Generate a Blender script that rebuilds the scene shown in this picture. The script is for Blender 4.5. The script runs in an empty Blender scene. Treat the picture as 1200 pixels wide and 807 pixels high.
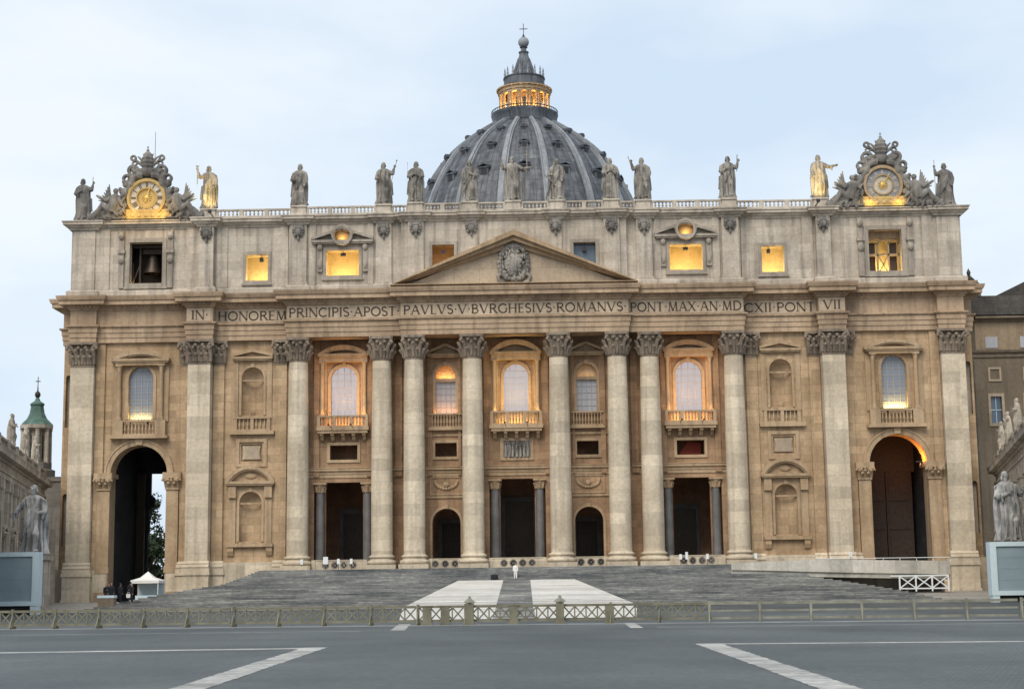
import bpy, bmesh, math, random
from mathutils import Vector, Matrix, Euler
from mathutils.geometry import tessellate_polygon
PI = math.pi
R = math.radians
random.seed(7)
sc = bpy.context.scene
col = sc.collection

# ------------------------------------------------------------------ camera
CX, CY, CZ = 3.21, -190.0, 1.65
yaw, pitch, roll = -0.0188911, 0.153875, -0.01322
def unyaw(v):
    c, s = math.cos(yaw), math.sin(yaw)
    return Vector((c*v[0] + s*v[1], -s*v[0] + c*v[1], v[2]))
fw = unyaw((0, math.cos(pitch), math.sin(pitch)))
up0 = unyaw((0, -math.sin(pitch), math.cos(pitch)))
rt0 = unyaw((1, 0, 0))
cr, sr = math.cos(roll), math.sin(roll)
rt = cr*rt0 + sr*up0
up = -sr*rt0 + cr*up0
cam = bpy.data.cameras.new('camera')
cam.sensor_width = 36.0
cam.lens = 36.0*1879.085/1200.0
cam.clip_start = 0.5
cam.clip_end = 6000
camo = bpy.data.objects.new('camera', cam)
col.objects.link(camo)
M = Matrix.Identity(4)
for i in range(3):
    M[i][0], M[i][1], M[i][2] = rt[i], up[i], -fw[i]
M[0][3], M[1][3], M[2][3] = CX, CY, CZ
camo.matrix_world = M
sc.camera = camo

# ------------------------------------------------------------------ sky, sun, exposure
SUN_EL, SUN_AZ = 46.0, 200.0          # azimuth clockwise from +Y (north)
w = bpy.data.worlds.new('World')
sc.world = w
w.use_nodes = True
nt = w.node_tree
nt.nodes.clear()
out = nt.nodes.new('ShaderNodeOutputWorld')
bg = nt.nodes.new('ShaderNodeBackground')
bg.inputs['Strength'].default_value = 0.1
sky = nt.nodes.new('ShaderNodeTexSky')
sky.sky_type = 'NISHITA'
sky.sun_disc = False
sky.sun_elevation = R(SUN_EL)
sky.sun_rotation = R(SUN_AZ)
sky.air_density = 1.0
sky.dust_density = 1.5
tc = nt.nodes.new('ShaderNodeTexCoord')
mp = nt.nodes.new('ShaderNodeMapping')
mp.inputs['Scale'].default_value = (2.2, 2.2, 6.0)
mp.inputs['Location'].default_value = (0.35, 0.2, 0.1)
nz = nt.nodes.new('ShaderNodeTexNoise')
nz.inputs['Scale'].default_value = 1.5
nz.inputs['Detail'].default_value = 5
nz.inputs['Roughness'].default_value = 0.5
rp = nt.nodes.new('ShaderNodeValToRGB')
rp.color_ramp.elements[0].position = 0.36
rp.color_ramp.elements[0].color = (4.1, 4.95, 5.9, 1)
rp.color_ramp.elements[1].position = 0.64
rp.color_ramp.elements[1].color = (5.7, 6.1, 6.45, 1)
mx = nt.nodes.new('ShaderNodeMixRGB')
mx.inputs['Fac'].default_value = 0.93
L = nt.links.new
L(tc.outputs['Generated'], mp.inputs['Vector'])
L(mp.outputs['Vector'], nz.inputs['Vector'])
L(nz.outputs['Fac'], rp.inputs['Fac'])
L(sky.outputs['Color'], mx.inputs['Color1'])
L(rp.outputs['Color'], mx.inputs['Color2'])
L(mx.outputs['Color'], bg.inputs['Color'])
L(bg.outputs['Background'], out.inputs['Surface'])

sun = bpy.data.lights.new('sun', 'SUN')
sun.energy = 1.5
sun.angle = R(35)
sun.color = (1.0, 0.92, 0.80)
so = bpy.data.objects.new('sun', sun)
col.objects.link(so)
az = R(SUN_AZ)
sd = Vector((math.sin(az)*math.cos(R(SUN_EL)), math.cos(az)*math.cos(R(SUN_EL)), math.sin(R(SUN_EL))))
so.rotation_euler = sd.to_track_quat('Z', 'Y').to_euler()
so.location = sd*300

sc.view_settings.view_transform = 'Standard'
sc.view_settings.look = 'None'
sc.view_settings.exposure = 0.7
sc.view_settings.gamma = 1.0
sc.view_settings.use_curve_mapping = False
sc.cycles.use_denoising = True
sc.cycles.max_bounces = 5
sc.cycles.diffuse_bounces = 3
sc.cycles.glossy_bounces = 2
sc.cycles.transmission_bounces = 2
sc.cycles.transparent_max_bounces = 6
sc.cycles.use_adaptive_sampling = True

# ------------------------------------------------------------------ materials
def node_mat(name):
    m = bpy.data.materials.new(name)
    m.use_nodes = True
    t = m.node_tree
    b = t.nodes['Principled BSDF']
    return m, t, b, t.nodes.new, t.links.new

def stone(name, c1, c2, joints=None, stain=None, stain_amt=0.5, rough=0.88, bump=0.25, scale=1.0, jdark=0.72, joint_mix=0.8):
    """Weathered stone: cloudy tone variation, vertical water streaks, optional block joints."""
    m, t, b, N, K = node_mat(name)
    geo = N('ShaderNodeNewGeometry')
    n1 = N('ShaderNodeTexNoise'); n1.inputs['Scale'].default_value = 0.17*scale; n1.inputs['Detail'].default_value = 8; n1.inputs['Roughness'].default_value = 0.62
    K(geo.outputs['Position'], n1.inputs['Vector'])
    r1 = N('ShaderNodeValToRGB')
    r1.color_ramp.elements[0].position = 0.38; r1.color_ramp.elements[0].color = (*c2, 1)
    r1.color_ramp.elements[1].position = 0.62; r1.color_ramp.elements[1].color = (*c1, 1)
    K(n1.outputs['Fac'], r1.inputs['Fac'])
    last = r1.outputs['Color']
    # streaks
    mpn = N('ShaderNodeMapping'); mpn.inputs['Scale'].default_value = (1.3*scale, 1.3*scale, 0.09*scale)
    K(geo.outputs['Position'], mpn.inputs['Vector'])
    n2 = N('ShaderNodeTexNoise'); n2.inputs['Scale'].default_value = 1.0; n2.inputs['Detail'].default_value = 6
    K(mpn.outputs['Vector'], n2.inputs['Vector'])
    r2 = N('ShaderNodeValToRGB')
    r2.color_ramp.elements[0].position = 0.48; r2.color_ramp.elements[0].color = (0, 0, 0, 1)
    r2.color_ramp.elements[1].position = 0.68; r2.color_ramp.elements[1].color = (1, 1, 1, 1)
    K(n2.outputs['Fac'], r2.inputs['Fac'])
    mu = N('ShaderNodeMath'); mu.operation = 'MULTIPLY'; mu.inputs[1].default_value = stain_amt
    K(r2.outputs['Color'], mu.inputs[0])
    m1 = N('ShaderNodeMixRGB'); m1.blend_type = 'MIX'
    sc_ = stain or tuple(x*0.45 for x in c2)
    m1.inputs['Color2'].default_value = (*sc_, 1)
    K(mu.outputs[0], m1.inputs['Fac']); K(last, m1.inputs['Color1'])
    last = m1.outputs['Color']
    # fine grain
    n3 = N('ShaderNodeTexNoise'); n3.inputs['Scale'].default_value = 2.6*scale; n3.inputs['Detail'].default_value = 9; n3.inputs['Roughness'].default_value = 0.7
    K(geo.outputs['Position'], n3.inputs['Vector'])
    r3 = N('ShaderNodeValToRGB')
    r3.color_ramp.elements[0].position = 0.3; r3.color_ramp.elements[0].color = (0.80, 0.80, 0.80, 1)
    r3.color_ramp.elements[1].position = 0.7; r3.color_ramp.elements[1].color = (1.12, 1.12, 1.12, 1)
    K(n3.outputs['Fac'], r3.inputs['Fac'])
    m2 = N('ShaderNodeMixRGB'); m2.blend_type = 'MULTIPLY'; m2.inputs['Fac'].default_value = 1
    K(last, m2.inputs['Color1']); K(r3.outputs['Color'], m2.inputs['Color2'])
    last = m2.outputs['Color']
    height = n3.outputs['Fac']
    if joints:
        sp = N('ShaderNodeSeparateXYZ'); K(geo.outputs['Position'], sp.inputs[0])
        ad = N('ShaderNodeMath'); ad.operation = 'ADD'; K(sp.outputs['X'], ad.inputs[0]); K(sp.outputs['Y'], ad.inputs[1])
        cb = N('ShaderNodeCombineXYZ'); K(ad.outputs[0], cb.inputs['X']); K(sp.outputs['Z'], cb.inputs['Y'])
        br = N('ShaderNodeTexBrick')
        br.inputs['Scale'].default_value = 1.0
        br.inputs['Brick Width'].default_value = joints[0]
        br.inputs['Row Height'].default_value = joints[1]
        br.inputs['Mortar Size'].default_value = 0.035
        br.inputs['Mortar Smooth'].default_value = 0.3
        br.inputs['Color1'].default_value = (0.76, 0.755, 0.745, 1)
        br.inputs['Color2'].default_value = (1.16, 1.15, 1.13, 1)
        br.inputs['Mortar'].default_value = (jdark, jdark, jdark, 1)
        K(cb.outputs[0], br.inputs['Vector'])
        m3 = N('ShaderNodeMixRGB'); m3.blend_type = 'MULTIPLY'; m3.inputs['Fac'].default_value = joint_mix
        K(last, m3.inputs['Color1']); K(br.outputs['Color'], m3.inputs['Color2'])
        last = m3.outputs['Color']
    K(last, b.inputs['Base Color'])
    b.inputs['Roughness'].default_value = rough
    b.inputs['Specular IOR Level'].default_value = 0.25
    bp = N('ShaderNodeBump'); bp.inputs['Strength'].default_value = bump; bp.inputs['Distance'].default_value = 0.08
    K(height, bp.inputs['Height']); K(bp.outputs[0], b.inputs['Normal'])
    return m

def paint(name, c, rough=0.6, metal=0.0, var=0.12, scale=3.0, spec=0.4):
    m, t, b, N, K = node_mat(name)
    geo = N('ShaderNodeNewGeometry')
    n = N('ShaderNodeTexNoise'); n.inputs['Scale'].default_value = scale; n.inputs['Detail'].default_value = 6
    K(geo.outputs['Position'], n.inputs['Vector'])
    r = N('ShaderNodeValToRGB')
    r.color_ramp.elements[0].position = 0.3; r.color_ramp.elements[0].color = (*[x*(1-var) for x in c], 1)
    r.color_ramp.elements[1].position = 0.7; r.color_ramp.elements[1].color = (*[x*(1+var) for x in c], 1)
    K(n.outputs['Fac'], r.inputs['Fac']); K(r.outputs['Color'], b.inputs['Base Color'])
    b.inputs['Roughness'].default_value = rough
    b.inputs['Metallic'].default_value = metal
    b.inputs['Specular IOR Level'].default_value = spec
    return m

MT = {}
MT['attic'] = stone('attic_travertine', (0.59, 0.52, 0.435), (0.44, 0.38, 0.31), (2.6, 1.05), stain=(0.20, 0.175, 0.155), stain_amt=0.6, joint_mix=0.55)
MT['column'] = stone('column_travertine', (0.67, 0.575, 0.445), (0.53, 0.445, 0.335), (5.3, 1.35), stain=(0.30, 0.25, 0.19), stain_amt=0.45, jdark=0.85)
MT['ochre'] = stone('ochre_travertine', (0.53, 0.385, 0.245), (0.40, 0.28, 0.17), (1.9, 0.92), stain=(0.25, 0.165, 0.10), stain_amt=0.45)
MT['entab'] = stone('entablature_travertine', (0.50, 0.37, 0.255), (0.385, 0.275, 0.185), (4.2, 3.1), stain=(0.20, 0.14, 0.095), stain_amt=0.55)
MT['frieze'] = stone('frieze_travertine', (0.52, 0.42, 0.31), (0.43, 0.34, 0.25), (3.0, 4.0), stain_amt=0.2)
MT['ochre_shaded'] = stone('shaded_brown_travertine', (0.43, 0.28, 0.17), (0.30, 0.19, 0.115), (1.9, 0.92), stain=(0.17, 0.115, 0.075), stain_amt=0.45)  # browner ochre for the recessed bays, with recess shade put into the colour
MT['trim'] = stone('trim_travertine', (0.50, 0.365, 0.235), (0.38, 0.265, 0.16), None, stain=(0.21, 0.15, 0.10), stain_amt=0.55)
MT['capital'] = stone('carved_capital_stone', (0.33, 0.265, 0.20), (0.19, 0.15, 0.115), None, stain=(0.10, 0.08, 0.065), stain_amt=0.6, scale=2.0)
MT['weathered'] = stone('weathered_grey_stone', (0.29, 0.265, 0.235), (0.14, 0.13, 0.12), None, stain=(0.08, 0.078, 0.075), stain_amt=0.6, scale=1.6)
MT['statue'] = stone('statue_stone', (0.39, 0.355, 0.31), (0.16, 0.148, 0.13), None, stain=(0.05, 0.048, 0.046), stain_amt=0.8, scale=2.6)
MT['dark_passage'] = stone('dark_passage_stone', (0.055, 0.056, 0.06), (0.032, 0.033, 0.037), (1.8, 1.0), stain_amt=0.3)  # near-black stone tone on all the passage walls
MT['marble'] = stone('pale_marble', (0.54, 0.53, 0.51), (0.22, 0.215, 0.21), None, stain=(0.045, 0.045, 0.048), stain_amt=0.85, scale=2.8)
def step_mat():
    m, t, b, N, K = node_mat('worn_step_stone')
    geo = N('ShaderNodeNewGeometry')
    last = None
    for sc_, lo, hi, p0, p1 in (((0.12,0.2,1.0),(0.095,0.105,0.113),(0.34,0.34,0.32),0.34,0.70),((1.6,1.6,3.0),(0.7,0.7,0.72),(1.25,1.24,1.2),0.34,0.66)):
        mpn = N('ShaderNodeMapping'); mpn.inputs['Scale'].default_value = sc_
        K(geo.outputs['Position'], mpn.inputs['Vector'])
        n = N('ShaderNodeTexNoise'); n.inputs['Scale'].default_value = 1.0; n.inputs['Detail'].default_value = 9; n.inputs['Roughness'].default_value = 0.62
        K(mpn.outputs['Vector'], n.inputs['Vector'])
        r = N('ShaderNodeValToRGB')
        r.color_ramp.elements[0].position = p0; r.color_ramp.elements[0].color = (*lo,1)
        r.color_ramp.elements[1].position = p1; r.color_ramp.elements[1].color = (*hi,1)
        K(n.outputs['Fac'], r.inputs['Fac'])
        if last is None: last = r.outputs['Color']
        else:
            mm = N('ShaderNodeMixRGB'); mm.blend_type = 'MULTIPLY'; mm.inputs['Fac'].default_value = 1
            K(last, mm.inputs['Color1']); K(r.outputs['Color'], mm.inputs['Color2']); last = mm.outputs['Color']
    # every course of steps has its own tone, every slab a slight one
    sp = N('ShaderNodeSeparateXYZ'); K(geo.outputs['Position'], sp.inputs[0])
    cb = N('ShaderNodeCombineXYZ'); ad = N('ShaderNodeMath'); ad.operation = 'ADD'; ad.inputs[1].default_value = -0.455
    K(sp.outputs['Z'], ad.inputs[0]); K(ad.outputs[0], cb.inputs['Y']); K(sp.outputs['X'], cb.inputs['X'])
    br = N('ShaderNodeTexBrick'); br.inputs['Scale'].default_value = 1.0; br.inputs['Brick Width'].default_value = 2.4; br.inputs['Row Height'].default_value = 0.155
    br.inputs['Mortar Size'].default_value = 0.018; br.inputs['Color1'].default_value = (0.6,0.61,0.63,1); br.inputs['Color2'].default_value = (1.3,1.28,1.24,1); br.inputs['Mortar'].default_value = (0.35,0.35,0.36,1)
    K(cb.outputs[0], br.inputs['Vector'])
    mm = N('ShaderNodeMixRGB'); mm.blend_type = 'MULTIPLY'; mm.inputs['Fac'].default_value = 0.75
    K(last, mm.inputs['Color1']); K(br.outputs['Color'], mm.inputs['Color2']); last = mm.outputs['Color']
    K(last, b.inputs['Base Color']); b.inputs['Roughness'].default_value = 0.75
    return m
MT['step'] = step_mat()
MT['pale_paving'] = stone('pale_paving', (0.42, 0.39, 0.34), (0.28, 0.26, 0.235), None, stain=(0.16, 0.155, 0.15), stain_amt=0.5, scale=1.6)
MT['ramp'] = stone('ramp_cream_board', (0.60, 0.57, 0.51), (0.50, 0.475, 0.42), (2.4, 3.0), stain_amt=0.3)
MT['carpet'] = stone('white_travertine_paving', (0.72, 0.70, 0.66), (0.60, 0.58, 0.54), None, stain_amt=0.15, scale=2.0)
MT['granite'] = stone('grey_granite', (0.20, 0.195, 0.19), (0.13, 0.127, 0.125), None, stain_amt=0.2, scale=3, rough=0.5)
MT['plaster'] = stone('warm_room_plaster', (0.68, 0.57, 0.38), (0.58, 0.48, 0.31), None, stain_amt=0.15)
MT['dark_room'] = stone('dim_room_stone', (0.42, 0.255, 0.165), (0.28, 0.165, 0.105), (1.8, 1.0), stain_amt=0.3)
MT['bronze'] = paint('dark_bronze', (0.055, 0.042, 0.032), 0.45, 0.6)
MT['wood_door'] = paint('dark_wood', (0.05, 0.032, 0.02), 0.55)
MT['letter'] = paint('letter_bronze', (0.075, 0.05, 0.035), 0.7)
MT['lead'] = stone('dome_lead', (0.16, 0.175, 0.20), (0.07, 0.08, 0.095), (1.6, 1.9), stain=(0.03, 0.034, 0.042), stain_amt=0.8, rough=0.6, scale=1.1)
def dome_mat():
    m, t, b, N, K = node_mat('dome_lead_sheets')
    tc = N('ShaderNodeTexCoord'); sp = N('ShaderNodeSeparateXYZ'); K(tc.outputs['Object'], sp.inputs[0])
    at = N('ShaderNodeMath'); at.operation = 'ARCTAN2'; K(sp.outputs['Y'], at.inputs[0]); K(sp.outputs['X'], at.inputs[1])
    mu = N('ShaderNodeMath'); mu.operation = 'MULTIPLY'; mu.inputs[1].default_value = 24.0; K(at.outputs[0], mu.inputs[0])
    cb = N('ShaderNodeCombineXYZ'); K(mu.outputs[0], cb.inputs['X']); K(sp.outputs['Z'], cb.inputs['Y'])
    mpn = N('ShaderNodeMapping'); mpn.inputs['Scale'].default_value = (0.9, 0.07, 1); K(cb.outputs[0], mpn.inputs['Vector'])
    n = N('ShaderNodeTexNoise'); n.inputs['Scale'].default_value = 1.0; n.inputs['Detail'].default_value = 7; n.inputs['Roughness'].default_value = 0.65; K(mpn.outputs['Vector'], n.inputs['Vector'])
    r = N('ShaderNodeValToRGB')
    r.color_ramp.elements[0].position = 0.36; r.color_ramp.elements[0].color = (0.045, 0.052, 0.064, 1)
    r.color_ramp.elements[1].position = 0.66; r.color_ramp.elements[1].color = (0.14, 0.147, 0.16, 1)
    K(n.outputs['Fac'], r.inputs['Fac'])
    br = N('ShaderNodeTexBrick'); br.inputs['Scale'].default_value = 1.0; br.inputs['Brick Width'].default_value = 1.178; br.inputs['Row Height'].default_value = 2.6; br.offset = 0.0
    br.inputs['Mortar Size'].default_value = 0.07; br.inputs['Color1'].default_value = (0.7,0.7,0.72,1); br.inputs['Color2'].default_value = (1.25,1.24,1.2,1); br.inputs['Mortar'].default_value = (0.45,0.45,0.47,1)
    K(cb.outputs[0], br.inputs['Vector'])
    m1 = N('ShaderNodeMixRGB'); m1.blend_type = 'MULTIPLY'; m1.inputs['Fac'].default_value = 0.85; K(r.outputs['Color'], m1.inputs['Color1']); K(br.outputs['Color'], m1.inputs['Color2'])
    n3 = N('ShaderNodeTexNoise'); n3.inputs['Scale'].default_value = 0.8; n3.inputs['Detail'].default_value = 8; K(tc.outputs['Object'], n3.inputs['Vector'])
    r3 = N('ShaderNodeValToRGB'); r3.color_ramp.elements[0].position = 0.35; r3.color_ramp.elements[0].color = (0.65,0.65,0.65,1); r3.color_ramp.elements[1].position = 0.65; r3.color_ramp.elements[1].color = (1.25,1.25,1.25,1)
    K(n3.outputs['Fac'], r3.inputs['Fac'])
    m2 = N('ShaderNodeMixRGB'); m2.blend_type = 'MULTIPLY'; m2.inputs['Fac'].default_value = 1; K(m1.outputs['Color'], m2.inputs['Color1']); K(r3.outputs['Color'], m2.inputs['Color2'])
    K(m2.outputs['Color'], b.inputs['Base Color']); b.inputs['Roughness'].default_value = 0.6
    return m
MT['dome'] = dome_mat()
MT['rib'] = stone('dome_rib_lead', (0.31, 0.325, 0.345), (0.20, 0.213, 0.232), None, stain=(0.12, 0.13, 0.14), stain_amt=0.4, rough=0.6)
MT['iron'] = paint('black_iron', (0.02, 0.02, 0.022), 0.5)
MT['copper'] = paint('green_copper', (0.075, 0.135, 0.108), 0.7, var=0.35, scale=1.2)
MT['gold'] = paint('gilt_bronze', (0.62, 0.40, 0.12), 0.4, 0.7)
MT['gold_panel'] = stone('gilded_stone', (0.60, 0.43, 0.18), (0.46, 0.32, 0.12), None, stain_amt=0.3, scale=2)
MT['dial'] = stone('clock_dial_marble', (0.62, 0.57, 0.48), (0.52, 0.47, 0.38), None, stain_amt=0.1)
MT['bluegrey'] = stone('blue_grey_dial', (0.30, 0.31, 0.34), (0.24, 0.25, 0.27), None, stain_amt=0.1)
MT['white'] = paint('white_paint', (0.74, 0.77, 0.78), 0.5, var=0.05)
MT['screen_frame'] = paint('pale_blue_white_frame', (0.60, 0.72, 0.77), 0.45, var=0.04)
MT['screen'] = paint('blank_screen_grey', (0.27, 0.345, 0.385), 0.35, var=0.08, scale=0.6)
MT['wood'] = paint('olive_painted_wood', (0.16, 0.15, 0.105), 0.75, var=0.3, scale=1.5)
MT['wood2'] = paint('grey_painted_wood', (0.20, 0.195, 0.155), 0.75, var=0.3, scale=1.5)
MT['tent'] = paint('white_canvas', (0.78, 0.76, 0.72), 0.7, var=0.04)
MT['cloth_dark'] = paint('black_cloth', (0.014, 0.016, 0.022), 0.85)
MT['cloth_navy'] = paint('navy_cloth', (0.022, 0.028, 0.045), 0.85)
MT['cloth_white'] = paint('white_cloth', (0.78, 0.77, 0.75), 0.8, var=0.04)
MT['skin'] = paint('skin', (0.42, 0.25, 0.18), 0.6, var=0.08)
MT['hair'] = paint('dark_hair', (0.02, 0.015, 0.012), 0.6)
MT['bark'] = paint('bark', (0.07, 0.05, 0.035), 0.9, var=0.3)
MT['leaf'] = paint('dark_leaves', (0.030, 0.050, 0.022), 0.7, var=0.5, scale=0.8)
MT['leaf2'] = paint('mid_leaves', (0.05, 0.08, 0.03), 0.7, var=0.5, scale=0.8)
MT['palace'] = stone('palace_plaster', (0.25, 0.20, 0.145), (0.185, 0.147, 0.105), None, stain=(0.09, 0.075, 0.06), stain_amt=0.4)
MT['palace_tan'] = stone('palace_tan_plaster', (0.37, 0.285, 0.19), (0.28, 0.21, 0.14), None, stain_amt=0.4)
MT['roof'] = stone('dark_roof_tiles', (0.10, 0.09, 0.082), (0.06, 0.055, 0.05), (0.5, 0.5), stain_amt=0.3)
MT['wing'] = stone('wing_travertine', (0.52, 0.46, 0.38), (0.38, 0.33, 0.27), (2.2, 1.0), stain=(0.14, 0.12, 0.10), stain_amt=0.6)
MT['attic_trim'] = stone('attic_frame_stone', (0.44, 0.385, 0.32), (0.30, 0.26, 0.215), None, stain=(0.15, 0.13, 0.115), stain_amt=0.6)
MT['wing_dark'] = stone('dark_travertine', (0.20, 0.18, 0.155), (0.13, 0.115, 0.10), (2.2, 1.0), stain_amt=0.5)
MT['bulb'] = paint('dark_fixture', (0.03, 0.03, 0.03), 0.5)

def glass(name, c, rough=0.12):
    m, t, b, N, K = node_mat(name)
    geo = N('ShaderNodeNewGeometry')
    n = N('ShaderNodeTexNoise'); n.inputs['Scale'].default_value = 1.0; n.inputs['Detail'].default_value = 4
    mpn = N('ShaderNodeMapping'); mpn.inputs['Scale'].default_value = (4.5, 4.5, 0.25)
    K(geo.outputs['Position'], mpn.inputs['Vector']); K(mpn.outputs['Vector'], n.inputs['Vector'])
    r = N('ShaderNodeValToRGB')
    r.color_ramp.elements[0].color = (*[x*0.8 for x in c], 1); r.color_ramp.elements[1].color = (*[min(1, x*1.15) for x in c], 1)
    K(n.outputs['Fac'], r.inputs['Fac']); K(r.outputs['Color'], b.inputs['Base Color'])
    b.inputs['Roughness'].default_value = rough
    b.inputs['Specular IOR Level'].default_value = 0.6
    return m
MT['curtain_glass'] = glass('curtained_glass', (0.40, 0.39, 0.41))
MT['glow_glass'] = glass('added_glow_curtain_glass', (0.07, 0.068, 0.07))
_t = MT['glow_glass'].node_tree; _b = _t.nodes['Principled BSDF']; _r = [n for n in _t.nodes if n.type == 'VALTORGB'][0]
_e = _t.nodes.new('ShaderNodeMixRGB'); _e.blend_type = 'MULTIPLY'; _e.inputs['Fac'].default_value = 1; _e.inputs['Color2'].default_value = (14.0, 13.2, 13.4, 1)
_t.links.new(_r.outputs['Color'], _e.inputs['Color1']); _t.links.new(_e.outputs['Color'], _b.inputs['Emission Color']); _b.inputs['Emission Strength'].default_value = 0.27  # glow added to the panes to brighten them; no lit room behind
MT['grey_glass'] = glass('cool_grey_glass', (0.20, 0.225, 0.26))
MT['glaz'] = paint('grey_glazing_bar', (0.33,0.315,0.32), 0.6)
MT['dark_glass'] = glass('dark_glass', (0.025, 0.03, 0.04), 0.1)
MT['blue_glass'] = glass('blue_grey_glass', (0.10, 0.14, 0.19))

def emit(name, c, s):
    m, t, b, N, K = node_mat(name)
    b.inputs['Base Color'].default_value = (*c, 1)
    b.inputs['Emission Color'].default_value = (*c, 1)
    b.inputs['Emission Strength'].default_value = s
    return m
MT['lamp_lens'] = emit('lit_lamp_lens', (1.0, 0.72, 0.28), 4.0)

def plaza_mat():
    m, t, b, N, K = node_mat('sampietrini_paving')
    geo = N('ShaderNodeNewGeometry')
    n1 = N('ShaderNodeTexNoise'); n1.inputs['Scale'].default_value = 0.16; n1.inputs['Detail'].default_value = 7
    mpn = N('ShaderNodeMapping'); mpn.inputs['Scale'].default_value = (1.0, 0.45, 1)
    K(geo.outputs['Position'], mpn.inputs['Vector']); K(mpn.outputs['Vector'], n1.inputs['Vector'])
    r1 = N('ShaderNodeValToRGB')
    r1.color_ramp.elements[0].position = 0.3; r1.color_ramp.elements[0].color = (0.060, 0.075, 0.080, 1)
    r1.color_ramp.elements[1].position = 0.72; r1.color_ramp.elements[1].color = (0.122, 0.138, 0.142, 1)
    K(n1.outputs['Fac'], r1.inputs['Fac'])
    br = N('ShaderNodeTexBrick')
    br.inputs['Scale'].default_value = 1.0; br.inputs['Brick Width'].default_value = 0.13; br.inputs['Row Height'].default_value = 0.13
    br.inputs['Mortar Size'].default_value = 0.012
    br.inputs['Color1'].default_value = (0.75, 0.75, 0.75, 1); br.inputs['Color2'].default_value = (1.2, 1.2, 1.2, 1); br.inputs['Mortar'].default_value = (0.5, 0.5, 0.5, 1)
    mp2 = N('ShaderNodeMapping'); mp2.inputs['Rotation'].default_value = (0, 0, R(45))
    K(geo.outputs['Position'], mp2.inputs['Vector']); K(mp2.outputs['Vector'], br.inputs['Vector'])
    m1 = N('ShaderNodeMixRGB'); m1.blend_type = 'MULTIPLY'; m1.inputs['Fac'].default_value = 0.7
    K(r1.outputs['Color'], m1.inputs['Color1']); K(br.outputs['Color'], m1.inputs['Color2'])
    n3 = N('ShaderNodeTexNoise'); n3.inputs['Scale'].default_value = 3.5; n3.inputs['Detail'].default_value = 8; n3.inputs['Roughness'].default_value = 0.75
    K(geo.outputs['Position'], n3.inputs['Vector'])
    r3 = N('ShaderNodeValToRGB')
    r3.color_ramp.elements[0].position = 0.3; r3.color_ramp.elements[0].color = (0.6, 0.6, 0.6, 1)
    r3.color_ramp.elements[1].position = 0.7; r3.color_ramp.elements[1].color = (1.2, 1.2, 1.2, 1)
    K(n3.outputs['Fac'], r3.inputs['Fac'])
    m2 = N('ShaderNodeMixRGB'); m2.blend_type = 'MULTIPLY'; m2.inputs['Fac'].default_value = 1
    K(m1.outputs['Color'], m2.inputs['Color1']); K(r3.outputs['Color'], m2.inputs['Color2'])
    n4 = N('ShaderNodeTexNoise'); n4.inputs['Scale'].default_value = 0.055; n4.inputs['Detail'].default_value = 10; n4.inputs['Roughness'].default_value = 0.7; n4.inputs['Distortion'].default_value = 0.6
    K(geo.outputs['Position'], n4.inputs['Vector'])
    r4 = N('ShaderNodeValToRGB'); r4.color_ramp.elements[0].position = 0.40; r4.color_ramp.elements[0].color = (0.74, 0.76, 0.78, 1); r4.color_ramp.elements[1].position = 0.60; r4.color_ramp.elements[1].color = (1.14, 1.13, 1.1, 1)
    K(n4.outputs['Fac'], r4.inputs['Fac'])
    m4 = N('ShaderNodeMixRGB'); m4.blend_type = 'MULTIPLY'; m4.inputs['Fac'].default_value = 1; K(m2.outputs['Color'], m4.inputs['Color1']); K(r4.outputs['Color'], m4.inputs['Color2'])
    K(m4.outputs['Color'], b.inputs['Base Color'])
    b.inputs['Roughness'].default_value = 0.62
    b.inputs['Specular IOR Level'].default_value = 0.35
    bp = N('ShaderNodeBump'); bp.inputs['Strength'].default_value = 0.35; bp.inputs['Distance'].default_value = 0.02
    K(br.outputs['Fac'], bp.inputs['Height']); bp.invert = True
    K(bp.outputs[0], b.inputs['Normal'])
    return m
MT['plaza'] = plaza_mat()

# ------------------------------------------------------------------ mesh helpers
def arch_poly(cx, z0, ztop, hw, n=14):
    """outline (x,z) of a round-headed opening, counter-clockwise seen from the front"""
    zs = ztop - hw
    p = [(cx-hw, z0), (cx+hw, z0)]
    for i in range(n+1):
        a = PI*i/n
        p.append((cx+hw*math.cos(a), zs+hw*math.sin(a)))
    return p

def rect_poly(x0, x1, z0, z1):
    return [(x0, z0), (x1, z0), (x1, z1), (x0, z1)]

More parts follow.
